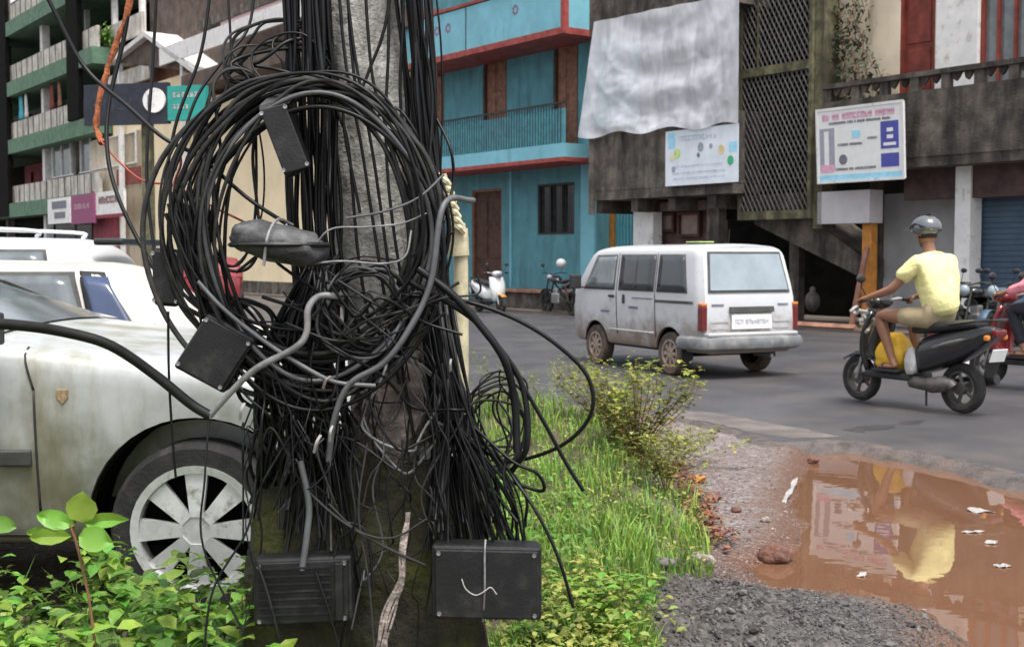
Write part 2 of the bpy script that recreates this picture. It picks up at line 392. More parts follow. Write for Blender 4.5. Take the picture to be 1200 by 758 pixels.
def ground_mat():
    m = bpy.data.materials.new('ground_earth'); m.use_nodes = True; nt = m.node_tree; N = nt.nodes; L = nt.links; b = N['Principled BSDF']
    tc = N.new('ShaderNodeTexCoord')
    def noise(s, d=6, r=.6):
        n = N.new('ShaderNodeTexNoise'); n.inputs['Scale'].default_value = s; n.inputs['Detail'].default_value = d; n.inputs['Roughness'].default_value = r
        L.new(tc.outputs['Object'], n.inputs['Vector']); return n.outputs[0]
    def rmp(s, a, b_):
        r = N.new('ShaderNodeMapRange'); r.inputs[1].default_value = a; r.inputs[2].default_value = b_; L.new(s, r.inputs[0]); return r.outputs[0]
    def mix(f, a, c):
        x = N.new('ShaderNodeMix'); x.data_type = 'RGBA'
        for s, v in ((x.inputs[0], f), (x.inputs[6], a), (x.inputs[7], c)):
            if isinstance(v, (tuple, float)): s.default_value = v
            else: L.new(v, s)
        return x.outputs[2]
    def attr(n):
        a = N.new('ShaderNodeAttribute'); a.attribute_name = n; return a.outputs['Fac']
    vor = N.new('ShaderNodeTexVoronoi'); vor.inputs['Scale'].default_value = 42; L.new(tc.outputs['Object'], vor.inputs['Vector'])
    dirt = mix(rmp(noise(2.2), .35, .65), (.15, .118, .108, 1), (.21, .175, .165, 1))
    sp = N.new('ShaderNodeSeparateColor'); L.new(vor.outputs['Color'], sp.inputs[0])
    dirt = mix(rmp(sp.outputs[0], .72, .95), dirt, (.30, .27, .26, 1))
    dirt = mix(rmp(sp.outputs[1], .80, .97), dirt, (.07, .045, .04, 1))
    dirt = mix(rmp(noise(3.2, 8, .7), .56, .68), dirt, (.17, .09, .06, 1))
    gr = mix(sp.outputs[2], (.022, .019, .017, 1), (.115, .105, .098, 1))
    c = mix(attr('gravelmask'), dirt, gr)
    soil = mix(rmp(noise(4), .4, .6), (.05, .045, .02, 1), (.09, .07, .035, 1))
    c = mix(attr('verge'), c, soil)
    c = mix(attr('wet'), c, (.13, .062, .035, 1))
    L.new(c, b.inputs['Base Color'])
    rr = N.new('ShaderNodeMapRange'); L.new(attr('wet'), rr.inputs[0]); rr.inputs[3].default_value = .72; rr.inputs[4].default_value = .28
    L.new(rr.outputs[0], b.inputs['Roughness'])
    bp = N.new('ShaderNodeBump'); bp.inputs['Strength'].default_value = .9; bp.inputs['Distance'].default_value = .018
    ad = N.new('ShaderNodeMath'); ad.operation = 'MULTIPLY_ADD'; L.new(vor.outputs['Distance'], ad.inputs[0]); ad.inputs[1].default_value = -1.2; L.new(noise(25, 6), ad.inputs[2])
    L.new(ad.outputs[0], bp.inputs['Height']); L.new(bp.outputs[0], b.inputs['Normal'])
    return m
me.materials.append(ground_mat())
o = bpy.data.objects.new('ground', me); lnk(o); tag(o, kind='structure')
def H(x, y):
    h, _, _, _ = heights(np.array([x]), np.array([y])); return float(h[0])

# puddle water
bm = BM()
wx = [p[0] for p in PUD]; wy = [p[1] for p in PUD]
v = [bm.verts.new((a, b, WZ)) for a, b in ((min(wx)-.2, min(wy)-.2), (max(wx)+.2, min(wy)-.2), (max(wx)+.2, max(wy)+.25), (min(wx)-.2, max(wy)+.25))]
bm.faces.new(v)
m = bpy.data.materials.new('muddy_water'); m.use_nodes = True; N = m.node_tree.nodes; L = m.node_tree.links; b = N['Principled BSDF']
tc = N.new('ShaderNodeTexCoord'); n = N.new('ShaderNodeTexNoise'); n.inputs['Scale'].default_value = 1.6; n.inputs['Detail'].default_value = 4; L.new(tc.outputs['Object'], n.inputs[0])
cr_ = N.new('ShaderNodeMix'); cr_.data_type = 'RGBA'; L.new(n.outputs[0], cr_.inputs[0]); cr_.inputs[6].default_value = (.135, .064, .035, 1); cr_.inputs[7].default_value = (.18, .095, .057, 1)
L.new(cr_.outputs[2], b.inputs['Base Color']); b.inputs['Roughness'].default_value = .015; b.inputs['IOR'].default_value = 1.55
n2 = N.new('ShaderNodeTexNoise'); n2.inputs['Scale'].default_value = 5; L.new(tc.outputs['Object'], n2.inputs[0])
bp = N.new('ShaderNodeBump'); bp.inputs['Strength'].default_value = .10; bp.inputs['Distance'].default_value = .006; L.new(n2.outputs[0], bp.inputs['Height']); L.new(bp.outputs[0], b.inputs['Normal'])
o = obj('puddle_water', bm, m); tag(o, kind='structure')

# road
def jag(pts, amp, step=.12, seed=0):
    out = []
    for i in range(len(pts)-1):
        a = Vector(pts[i]); b = Vector(pts[i+1]); L_ = (b-a).length; n = max(1, int(L_/step)) if L_ < 30 else 1
        nr = Vector((-(b-a).y, (b-a).x)).normalized()
        for k in range(n):
            p = a.lerp(b, k/n); out.append(p+nr*(amp*fbm(p.x, p.y, 1.6, seed)+amp*.5*fbm(p.x, p.y, 7, seed)+amp*.18*fbm(p.x, p.y, 16, seed)))
    out.append(Vector(pts[-1])); return out
near_px = [(560, 455), (640, 468), (700, 478), (790, 488), (850, 500), (905, 516), (960, 514), (1010, 517), (1080, 528), (1140, 541), (1200, 556), (1290, 580)]
near = [Vector((-60, 92)), Vector((-22, 34)), Vector((-9, 17.5)), Vector((-3.2, 13.0))]+[gz(a, b).xy for a, b in near_px]+[Vector((9, 4.5)), Vector((24, -20)), Vector((60, -60))]
nj = jag(near, .0, .10, 5)
nj = [p+Vector((0, 1))*(.16*fbm(p.x, p.y, 1.1, 5)+.05*fbm(p.x, p.y, 4, 5)) for p in nj]
far = [F(95, 0.9, 0).xy, F(-95, 0.9, 0).xy]
poly = [(p.x, p.y) for p in nj]+[(p.x, p.y) for p in far]
bm = BM(); prism(bm, poly, 'z', -.06, -.006)
bs = BM(); r1 = []; r2 = []; r3 = []
for i, p in enumerate(nj):
    a = nj[max(0, i-6)]; b = nj[min(len(nj)-1, i+6)]; t = (b-a).normalized(); nr = Vector((t.y, -t.x))
    wd_ = .16+.30*abs(fbm(p.x, p.y, 1.7, 31))+.08*fbm(p.x, p.y, 9, 12)
    r1.append(bs.verts.new((p.x-nr.x*.03, p.y-nr.y*.03, -.0035))); q = p+nr*wd_*.45; r2.append(bs.verts.new((q.x, q.y, -.012+.006*fbm(p.x, p.y, 8)))); q = p+nr*wd_*1.35; r3.append(bs.verts.new((q.x, q.y, -.15)))
for A_, B_ in ((r1, r2), (r2, r3)):
    for i in range(len(nj)-1): bs.faces.new([A_[i], A_[i+1], B_[i+1], B_[i]])
tag(obj('road_shoulder', bs, mat('crumbling_shoulder', (.085, .072, .068), .8, var=.45, scale=9, dirt=(.15, .11, .09), dirt_amt=.5, dscale=4, bump=.9, bscale=60), smooth=True, angle=180), kind='structure')
o = obj('road', bm, M['asphalt']); tag(o, kind='structure')
# dirty apron between road and buildings
bm = BM()
a = [F(95, 0.95, 0).xy, F(-95, 0.95, 0).xy, F(-95, -3, 0).xy, F(95, -3, 0).xy]
prism(bm, [(p.x, p.y) for p in a], 'z', -.05, .05)
o = obj('pavement', bm, mat('pavement_mat', (.15, .12, .10), .9, var=.3, scale=2, dirt=(.07, .055, .045), dirt_amt=.6, dscale=1, bump=.5, bscale=12)); tag(o, kind='structure')
# thin flat patches on the road, one pale and one dark
def patch(pxs, z, col, nm):
    pts = [gz(a, b).xy for a, b in pxs]; pts.append(pts[0]); j = jag(pts, .10, .12, 9)[:-1]
    bm = BM(); prism(bm, [(p.x, p.y) for p in j], 'z', -.0055, -.003)
    o = obj('road_patch', bm, mat(nm, col, .75, var=.3, scale=3, dirt=(.12, .10, .09), dirt_amt=.4, dscale=2, bump=1, bscale=90)); tag(o, kind='structure')
patch([(770, 477), (850, 484), (930, 500), (985, 511), (925, 513), (850, 497), (790, 486)], .006, (.16, .14, .13), 'patch_pale')
patch([(985, 503), (1030, 496), (1085, 491), (1075, 495), (1010, 507)], .004, (.035, .033, .033), 'patch_dark')

# gravel stones: loose scatter, nobody could count it
def rock(bm, c, s, rnd, mi=0):
    q = Matrix.Rotation(rnd.uniform(0, 6), 3, Vector((rnd.uniform(-1, 1), rnd.uniform(-1, 1), 1)).normalized())
    sc_ = Vector((s*rnd.uniform(.7, 1.3), s*rnd.uniform(.6, 1.1), s*rnd.uniform(.4, .8)))
    C0 = Vector(c); vs_ = []
    for t in ICO_V:
        t = t*rnd.uniform(.75, 1.15); vs_.append(bm.verts.new(C0+(q @ Vector((t.x*sc_.x, t.y*sc_.y, t.z*sc_.z)))))
    for f in ICO_F: bm.faces.new([vs_[i] for i in f])
_b = BM(); bmesh.ops.create_icosphere(_b, subdivisions=1, radius=1); _b.verts.index_update()
ICO_V = [v.co.copy() for v in _b.verts]; ICO_F = [[v.index for v in f.verts] for f in _b.faces]; _b.free()
rnd = random.Random(3)
bm = BM(); pts = []
for i in range(8500):
    x = rnd.gauss(.85, .42); y = rnd.gauss(4.7, .6)
    if i % 3 == 0: x = rnd.uniform(.5, 2.0); y = rnd.uniform(3.9, 5.1)
    pts.append((x, y, rnd.uniform(.002, .009) if rnd.random() < .975 else rnd.uniform(.010, .026)))
hh, vm_, pm_, sp_ = heights(np.array([p[0] for p in pts]), np.array([p[1] for p in pts]))
for (x, y, s), h, sp1 in zip(pts, hh, sp_):
    if h > WZ+.004: rock(bm, (x, y, h+s*.15), s, rnd)
o = obj('gravel_heap', bm, M['gravel']); tag(o, 'loose dark grey gravel heap beside the muddy puddle', 'gravel', kind='stuff')
bm = BM(); pts = []
for i in range(1500):
    g = gz(rnd.uniform(790, 960), rnd.uniform(515, 690)); pts.append((g.x, g.y, rnd.uniform(.003, .010)))
hh, vm_, pm_, sp_ = heights(np.array([p[0] for p in pts]), np.array([p[1] for p in pts]))
for (x, y, s), h in zip(pts, hh):
    if h > WZ+.004: rock(bm, (x, y, h+s*.1), s, rnd)
o = obj('road_grit', bm, mat('grit', (.2, .15, .14), .85, var=.3, island=.6)); tag(o, 'small stones and grit strewn on the bare earth', 'grit', kind='stuff')

def stone(px, py, s, label, m='redstone', z=None):
    g = gz(px, py); h = max(H(g.x, g.y), WZ) if z is None else z
    bm = BM(); r = bmesh.ops.create_icosphere(bm, subdivisions=3, radius=1)
    for v in r['verts']:
        n = 1+.35*mnoise.noise(v.co*1.6+Vector((px, py, 0)))+.12*mnoise.noise(v.co*5)
        v.co = Vector((v.co.x*s*n, v.co.y*s*.8*n, v.co.z*s*.62*n))
    o = obj('stone', bm, M[m], smooth=True, angle=60); o.location = (g.x, g.y, h+s*.35); tag(o, label, 'stone')
stone(908, 640, .085, 'reddish brown laterite rock at the left rim of the puddle')
stone(863, 596, .032, 'small dark red stone left of the rock on bare earth')
stone(953, 531, .045, 'dark stone at the far left tip of the puddle')
stone(822, 664, .06, 'flat tan stone between the grass and the gravel', 'concrete_bare')
stone(897, 607, .028, 'grey brown pebble just above the laterite rock', 'concrete_bare')
stone(700+76, 700, .05, 'dark grey stone at the left of the gravel heap', 'gravel')
# litter
def scrap(name, px, py, w, l, rz, m, label, z=None, cat='litter', seg=6, curl=.005):
    g = gz(px, py); h = (max(H(g.x, g.y), WZ)+.006) if z is None else z
    bm = BM(); vs = []
    rn = random.Random(px)
    ph = rn.uniform(0, 6)
    for i in range(seg+1):
        row = []
        for j in range(4):
            x = (i/seg-.5)*l; y = (j/3-.5)*w*(1+.3*math.sin(i*1.7+ph))
            row.append(bm.verts.new((x, y+.15*w*math.sin(i*1.1+ph), curl*(1+math.sin(i*1.9+j+ph)))))
        vs.append(row)
    for i in range(seg):
        for j in range(3): bm.faces.new([vs[i][j], vs[i+1][j], vs[i+1][j+1], vs[i][j+1]])
    o = obj(name, bm, M[m]); o.location = (g.x, g.y, h); o.rotation_euler.z = rz
    s = o.modifiers.new('s', 'SOLIDIFY'); s.thickness = .002
    tag(o, label, cat)
scrap('plastic_strip', 921, 575, .03, 1.5, R(72), 'litter_white', 'long torn white plastic strip on earth beside the puddle', seg=14)
scrap('paper_scrap', 1011, 656, .03, .07, R(60), 'litter_white', 'small white scrap floating left of the shirt reflection', z=WZ+.002)
scrap('paper_scrap', 1146, 584, .12, .11, R(15), 'litter_white', 'largest white paper scrap floating in the puddle', z=WZ+.002)
scrap('paper_scrap', 1141, 608, .03, .12, R(5), 'litter_white', 'thin white strip floating just below the largest scrap', z=WZ+.002)
scrap('paper_scrap', 1162, 620, .05, .06, R(50), 'litter_white', 'small folded white scrap in the puddle below the thin strip', z=WZ+.002)
scrap('paper_scrap', 1175, 646, .05, .07, R(0), 'litter_white', 'white scrap in the puddle, lowest of the floating pieces', z=WZ+.002)
scrap('foil_wrapper', 835, 585, .05, .10, R(30), 'redox', 'crumpled red wrapper at the edge of the grass', curl=.02)
scrap('foil_wrapper', 820, 562, .06, .10, R(100), 'orange', 'crumpled orange wrapper lying in the dry leaves', curl=.02)
scrap('foil_wrapper', 828, 607, .05, .14, R(60), 'redwire', 'faded red wrapper nearest the gravel', curl=.02)
# ================================================================= BUILDINGS
class Bld:
    def __init__(s, name, px, label, cat='building', v=0.0):
        s.tc = ft(px, v); s.root = empty(name, F(s.tc, 0, 0), FROT, label, cat)
    def fb(s, bm, t0, t1, v0, v1, z0, z1, mi=0):
        box(bm, (t0-s.tc, -max(v0, v1), z0), (t1-s.tc, -min(v0, v1), z1), None, mi)
    def part(s, name, boxes, m, parent=None, bevel=0.0):
        if name in ('pilaster', 'baluster', 'panel', 'bracket', 'post', 'column') and len(boxes) > 1:
            for b in boxes: s.part(name, [b], m, parent, bevel)
            return
        bm = BM()
        for b in boxes: s.fb(bm, *b)
        return obj(name, bm, m, parent or s.root, bevel=bevel)
    def wall(s, name, t0, t1, z0, z1, v0, v1, ops, m):
        ts = sorted({t0, t1, *[o[0] for o in ops], *[o[1] for o in ops]}); ts = [t for t in ts if t0 <= t <= t1]
        bm = BM()
        for a, b in zip(ts[:-1], ts[1:]):
            mid = (a+b)/2; hol = sorted([(o[2], o[3]) for o in ops if o[0] <= mid <= o[1]])
            z = z0
            for h0, h1 in hol:
                if h0 > z: s.fb(bm, a, b, v0, v1, z, h0)
                z = max(z, h1)
            if z < z1: s.fb(bm, a, b, v0, v1, z, z1)
        return obj(name, bm, m, s.root)
    def door(s, t0, t1, z0, z1, v, frame, panel, name='door', panels=2):
        """frame with panelled leaves, recessed behind v"""
        w = .07
        f = s.part(name, [(t0, t0+w, v-.02, v-.14, z0, z1), (t1-w, t1, v-.02, v-.14, z0, z1), (t0+w, t1-w, v-.02, v-.14, z1-w, z1)], frame)
        n = panels; ww = (t1-t0-2*w)/n
        bl = []
        for i in range(n):
            a = t0+w+i*ww; b = a+ww-.01
            bl.append((a, b, v-.10, v-.15, z0, z1-w))
            for q in range(3):
                za = z0+.12+q*(z1-z0-.2)/3; zb = za+(z1-z0-.2)/3-.12
                bl.append((a+.07, b-.07, v-.08, v-.10, za, zb))
        s.part('leaf', bl, panel, f, .006)
        return f
    def window(s, t0, t1, z0, z1, v, frame, pane, nb=3, bars=None, name='window'):
        w = .06
        bl = [(t0, t0+w, v-.02, v-.12, z0, z1), (t1-w, t1, v-.02, v-.12, z0, z1), (t0+w, t1-w, v-.02, v-.12, z1-w, z1), (t0+w, t1-w, v-.02, v-.12, z0, z0+w)]
        for i in range(1, nb):
            x = t0+(t1-t0)*i/nb; bl.append((x-.025, x+.025, v-.03, v-.11, z0+w, z1-w))
        f = s.part(name, bl, frame)
        s.part('pane', [(t0+w, t1-w, v-.112, v-.14, z0+w, z1-w)], pane, f)
        if bars:
            s.part('grille', [(t0+w+i*(t1-t0-2*w)/bars-.008, t0+w+i*(t1-t0-2*w)/bars+.008, v-.005, v-.019, z0+w, z1-w) for i in range(1, bars)], M['iron'], f)
        return f

# ---------- teal building
T = Bld('teal_house', 600, 'two and a half storey teal painted house with red slab edges and brown doors')
vW = -.35; vB = 0.95
tl, tr = ft(470, vW), ft(699, vW)
zs1 = fz(600, 186, vB); zs2 = fz(600, 40, vB)       # slab bottoms (z of red lines)
z1b = fz(600, 190, vB); z1t = fz(600, 160, vB)      # first balcony slab face
z2b = fz(600, 46, vB)
d1 = (ft(553, vW), ft(588, vW), .3, fz(570, 222, vW))
w1 = (ft(630, vW), ft(673, vW), fz(650, 275, vW), fz(650, 215, vW))
zf1 = z1b+.30
u1 = (ft(566, vW), ft(594, vW), zf1, fz(580, 66, vW))
u2 = (ft(648, vW), ft(677, vW), zf1, fz(664, 44, vW))
u0 = (ft(486, vW), ft(521, vW), zf1, fz(503, 88, vW))
T.wall('wall', tl, tr, 0, z2b+3.5, vW, vW-.28, [d1, w1, u0, u1, u2], M['teal'])
# the far (right) side of the recess and return walls
T.part('side_wall', [(tr-.28, tr, vW-.281, -4.2, 0, z2b+3.5)], M['teal'])
T.part('pilaster', [(tr-.55, tr+.003, vW+.08, vW, 0.05, z1b-.002), (ft(600, vW)-.06, ft(600, vW)+.03, vW+.05, vW, 0.4, z1b-.002)], M['teal_light'])
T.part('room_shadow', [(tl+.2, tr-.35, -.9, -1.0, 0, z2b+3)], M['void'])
T.door(*d1, vW, M['brown'], M['darkwood'])
T.window(*w1, vW, M['iron'], M['glassdark'], 3, 9)
for u in (u0, u1, u2): T.door(*u, vW, M['darkwood'], M['brown'])
tbl, tbr = ft(470, vB), ft(660, vB)
s1 = T.part('balcony', [(tbl, tbr, vB, vW+.001, z1b, z1b+.34)], M['teal_light'])
T.part('slab_edge', [(tbl-.01, tbr+.03, vB+.03, vW+.003, z1b-.10, z1b-.001)], M['redtrim'], s1)
zr = z1b+1.32
T.part('railing', [(tbl, tbr, vB-.03, vB-.08, zr, zr+.045)]+[(tbl+i*.115, tbl+i*.115+.014, vB-.045, vB-.062, z1b+.34, zr) for i in range(int((tbr-tbl)/.115))], M['iron'], s1)
T.part('railing_panel', [(tbl, tbr, vB-.065, vB-.072, z1b+.34, zr-.12)], mat('teal_mesh', (.10, .36, .43), .8, var=.2, alpha=.62), s1)
s2 = T.part('upper_balcony', [(tbl, tbr, vB, vB-.12, z2b, z2b+1.15), (tbr-.12, tbr, vB-.121, vW+.002, z2b, z2b+1.15)], M['teal_light'])
T.part('slab_edge', [(tbl-.01, tbr+.03, vB+.035, vW+.004, z2b-.16, z2b-.001)], M['redtrim'], s2)
T.part('corner_trim', [(tbr-.10, tbr+.025, vB+.02, vB-.14, z2b, z2b+1.18), (tbl, tbr+.025, vB+.03, vB-.15, z2b+1.181, z2b+1.26)], M['redtrim'], s2)
mot = []
for px_ in (497, 513, 526, 604): 
    t_ = ft(px_, vB)
    for k in range(7):
        a = k*2*PI/7; mot.append((t_+.1*math.cos(a)-.035, t_+.1*math.cos(a)+.035, vB+.006, vB, z2b+.72+.1*math.sin(a)-.035, z2b+.72+.1*math.sin(a)+.035))
T.part('painted_flower', mot, mat('flower_ink', (.22, .12, .2), .7), s2)
T.part('joint_line', [(ft(546, vB), ft(546, vB)+.04, vB+.008, vB, z2b, z2b+1.15)], M['iron'], s2)
# plinth seat in front of the house
pl = Bld('stone_bench', 640, 'long low bench with a brown top along the teal wall', 'bench')
ta, tb = ft(588, .3), ft(700, .3)
pl.part('seat', [(ta, tb, .42, vW+.02, .48, .56)], M['redox'], bevel=.01)
pl.part('base', [(ta+.1, tb-.1, .30, vW+.02, .05, .478)], M['oldcon'])
# narrow recess with yellow and teal gate
G = Bld('blue_gate', 722, 'pale blue grille gate with yellow panel in the recess beside the teal house', 'gate')
vg = -.8
ga, gb = ft(699, vg)+.05, ft(745, vg)
G.part('post', [(ga, ga+.08, vg, vg-.08, 0.05, 2.9), (gb-.08, gb, vg, vg-.08, 0.05, 2.9)], M['teal'])
gy = ft(703, vg), ft(720, vg)
G.part('yellow_panel', [(gy[0], gy[1], vg+.02, vg-.05, fz(710, 292, vg), fz(710, 250, vg))], M['orange'])
G.part('bars', [(gy[1]+.05+i*.12, gy[1]+.07+i*.12, vg, vg-.03, .1, 2.75) for i in range(8)]+[(gy[1], gb-.08, vg-.031, vg-.05, z, z+.03) for z in (.3, 1.4, 2.2, 2.7)], M['tealbin'])

# ---------- old dilapidated building
O = Bld('old_building', 820, 'dilapidated building with black stained balcony and dark ground floor shops')
oa, ob = ft(700, 0)+.55, ft(962, 0)
vO = .9
zb0 = fz(735, 222, vO); zb1 = fz(735, 150, vO)
to0 = ft(692, vO); to1 = ft(858, vO)
zt0 = fz(740, 22, vO)
s_ = ft(738, vW)
O.wall('wall', oa+.6, ob, zb0, zt0+4.5, vW, vW-.25, [(ft(790, vW), ft(835, vW), zb0+.3, zb0+2.4)], M['oldcon'])
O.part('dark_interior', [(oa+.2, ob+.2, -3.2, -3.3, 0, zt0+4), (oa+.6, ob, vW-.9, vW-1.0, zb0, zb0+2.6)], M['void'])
b1 = O.part('balcony', [(to0, to1, vO, vO-.14, zb0, zb1+.1), (to1-.14, to1, vO-.141, vW, zb0, zb1+.1), (to0, to0+.14, vO-.141, vW, zb0, zb1+.1), (to0+.01, to1-.01, vO-.01, vW, zb0-.22, zb0-.001)], M['oldcon'])
O.part('bracket', [(to0+.1+i*1.25, to0+.32+i*1.25, vO-.1, vW, zb0-.52, zb0-.221) for i in range(4)], M['oldcon2'], b1)
O.part('drip_pillar', [(to0-.01, to0+.16, vO+.06, vO+.001, zb0-.55, zb1+.12)], M['oldcon'], b1)
O.part('upper_balcony', [(to0, to1+.2, vO+.06, vO-.10, zt0, zt0+1.1), (to0, to1+.2, vO+.061, vW, zt0-.2, zt0-.001)], M['oldcon2'])
for k, (pa, pb) in enumerate(((742, 765), (828, 842))):
    O.part('pillar', [(ft(pa, .3), ft(pb, .3), .3, .02, .05, zb0-.23)], M['white'] if k == 0 else M['oldcon'])
# shop front under the balcony: shutters and shelves
O.part('shop_front', [(ft(765, -.2), ft(830, -.2), -.2, -.3, .05, zb0-.25)], mat('shop_brown', (.10, .06, .05), .8, var=.4, scale=3))
for a, b, c, d in ((768, 792, 250, 272), (796, 822, 250, 278)):
    O.window(ft(a, -.15), ft(b, -.15), fz(780, d, -.15), fz(780, c, -.15), -.04, M['darkwood'], mat('beige_panel', (.30, .22, .19), .7, var=.2), 1)
O.part('lintel_board', [(ft(765, .1), ft(866, .1), .1, .02, fz(800, 247, .1), fz(800, 236, .1))], mat('brownboard', (.14, .10, .085), .8, var=.3))
# underside of the stair and its stringer (dark space under the lattice)
bm = BM()
sa = ft(880, 0)-O.tc; sb = ft(1010, 0)-O.tc
zst = fz(905, 262, 0)
prism(bm, [(sa, zst), (sb, zst-1.15), (sb, zst-.75), (sa+1.2, zst+.28), (sa, zst+.28)], 'y', .1, 1.3)
obj('stair_slab', bm, M['oldcon'], O.root)
O.part('ground_beam', [(ft(868, 0), ob+.05, .1, -.1, zst+.3, zst+.62)], M['oldcon2'])
O.part('back_pillar', [(ft(925, -.6), ft(936, -.6), -.6, -.8, .05, zst)], M['oldcon'])

# lattice shaft
Lt = Bld('lattice_screen', 910, 'tall dark diamond lattice screen enclosing the stair', 'screen')
vL = .55
la, lb = ft(868, vL), ft(946, vL)
zl0 = fz(905, 252, vL); zl1 = fz(905, 82, vL); zl2 = zl1+3.1
bars = []
fr = []
for z in (zl0, zl1, zl2): fr.append((la, lb, vL+.03, vL-.07, z-.09, z+.09))
fr += [(la-.08, la, vL+.03, vL-.07, zl0-.09, zl2+.09), (lb, lb+.08, vL+.03, vL-.07, zl0-.09, zl2+.09), (la+.42, la+.46, vL+.028, vL-.04, zl1+.09, zl2-.09)]
f = Lt.part('frame', fr, M['mosspillar'])
bm = BM()
def clipseg(p, q, x0, x1, z0, z1):
    t0, t1 = 0, 1; dx, dz = q[0]-p[0], q[1]-p[1]
    for pp, qq in ((-dx, p[0]-x0), (dx, x1-p[0]), (-dz, p[1]-z0), (dz, z1-p[1])):
        if abs(pp) < 1e-9:
            if qq < 0: return None
        else:
            r_ = qq/pp
            if pp < 0: t0 = max(t0, r_)
            else: t1 = min(t1, r_)
    return None if t0 >= t1 else ((p[0]+t0*dx, p[1]+t0*dz), (p[0]+t1*dx, p[1]+t1*dz))
x0, x1 = la-Lt.tc, lb-Lt.tc
for (za, zb) in ((zl0+.09, zl1-.09), (zl1+.09, zl2-.09)):
    for sgn in (1, -1):
        k = -8.0
        while k < 8:
            sg = clipseg((x0-4*sgn*0-5, za+k*1.0-5*1.75*sgn), (x0+5, za+k+5*1.75*sgn), x0, x1, za, zb)
            if sg:
                y = -vL+.01*(1+sgn)
                tube(bm, [(sg[0][0], y, sg[0][1]), (sg[1][0], y, sg[1][1])], .018, 4)
            k += .215
obj('lattice', bm, mat('lattice_metal', (.06, .055, .048), .7, var=.4, scale=5), f)
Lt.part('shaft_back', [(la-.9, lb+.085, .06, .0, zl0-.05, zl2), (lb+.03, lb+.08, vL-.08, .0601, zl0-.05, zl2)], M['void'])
pr_ = Lt.part('pillar', [(lb+.09, ft(960, vL), vL-.05, vL-.5, zl0-.3, zl2+.3)], M['mosspillar'])

# ---------- right building
Rb = Bld('balcony_house', 1090, 'cream house with red doors above a black stained balcony and shuttered shops')
vR = .75
ra, rb_ = ft(962, vR), ft(1300, vR)
zp0 = fz(1130, 180, vR); zp1 = fz(1130, 100, vR); zrl = fz(1130, 83, vR)
zw0 = zp0+.2
vRw = -.45
dd = (ft(1050, vRw), ft(1091, vRw), zw0, fz(1070, 0, vRw)+.25)
ww = (ft(1143, vRw), ft(1203, vRw), zw0+.7, fz(1070, 0, vRw)+.35)
Rb.wall('wall', ft(962, vRw), rb_, zp0, zp0+4.2, vRw, vRw-.28, [dd, ww], M['cream'])
Rb.part('white_pier', [(ft(1092, vRw+.1), ft(1140, vRw+.1), vRw+.1, vRw+.001, zw0, zp0+4.1)], M['white'])
Rb.door(*dd, vRw, M['redwood'], M['redwood'], panels=1)
Rb.window(*ww, vRw, M['redwood'], M['glassgrey'], 3)
bal = Rb.part('balcony', [(ra, rb_, vR, vR-.15, zp0, zp1), (ra, rb_, vR-.151, vRw, zp0, zp0+.18), (ra, ra+.15, vR-.151, vRw, zp0+.181, zp1)], M['oldcon2'])
br = []
t_ = ra
k = 0
while t_ < rb_:
    br.append((t_, t_+.18, vR-.02, vR-.13, zp1, zrl)); t_ += .66; k += 1
Rb.part('baluster', br, M['oldcon'], bal)
Rb.part('rail_top', [(ra-.03, rb_, vR+.04, vR-.18, zrl, zrl+.09)], M['oldcon2'], bal)
# lace-like curved cut out blocks between posts
bm = BM()
t_ = ra+.18
while t_ < rb_:
    for i in range(2):
        x = t_+.12+i*.24
        xx = x-Rb.tc; hh_ = zrl-zp1; prism(bm, [(xx-.10, zrl), (xx-.07, zrl-hh_*.45), (xx-.02, zrl-hh_*.6), (xx+.03, zrl-hh_*.4), (xx+.09, zrl)], 'y', -vR+.05, -vR+.11); obj('baluster', bm, M['oldcon2'], bal); bm = BM()
    t_ += .66
bm.free()
Rb.part('ceiling_slab', [(ra, rb_, vR-.02, -3.0, zp0-.18, zp0-.001)], M['oldcon2'])
Rb.part('lintel', [(ft(1058, .2), rb_, .2, .0, zp0-.75, zp0-.181)], mat('lintel_brown', (.075, .045, .04), .85, var=.4, scale=3))
Rb.part('pillar', [(ft(1118, .25), ft(1136, .25), .25, -.1, .05, fz(1127, 190, .25))], M['white'])
Rb.part('pillar', [(ft(1020, -.05), ft(1026, -.05), .0, -.3, .05, zp0-.2)], M['oldcon2'])
Rb.part('shop_back_wall', [(ft(1018, -.7), ft(1125, -.7), -.7, -.8, .05, fz(1070, 226, -.7)), ], M['greywhite'])
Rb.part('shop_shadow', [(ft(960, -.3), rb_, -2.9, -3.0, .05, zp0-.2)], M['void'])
# blue roller shutter with slats
sh0, sh1 = ft(1141, -.15), ft(1240, -.15); zsh = fz(1170, 213, -.15)
bl = []
z = .05
while z < zsh: bl.append((sh0, sh1, -.15, -.2, z, z+.085)); bl.append((sh0, sh1, -.165, -.2, z+.0855, z+.0995)); z += .1
sh = Rb.part('roller_shutter', bl, M['shutter'])
Rb.part('shutter_housing', [(sh0-.02, sh1, -.06, -.3, z, z+.25)], M['void'], sh)
Rb.part('white_canopy_box', [(ft(957, .5), ft(1018, .5), .5, .1, fz(985, 262, .5), fz(985, 224, .5))], mat('offwhite_box', (.55, .52, .53), .7, var=.08, scale=3))
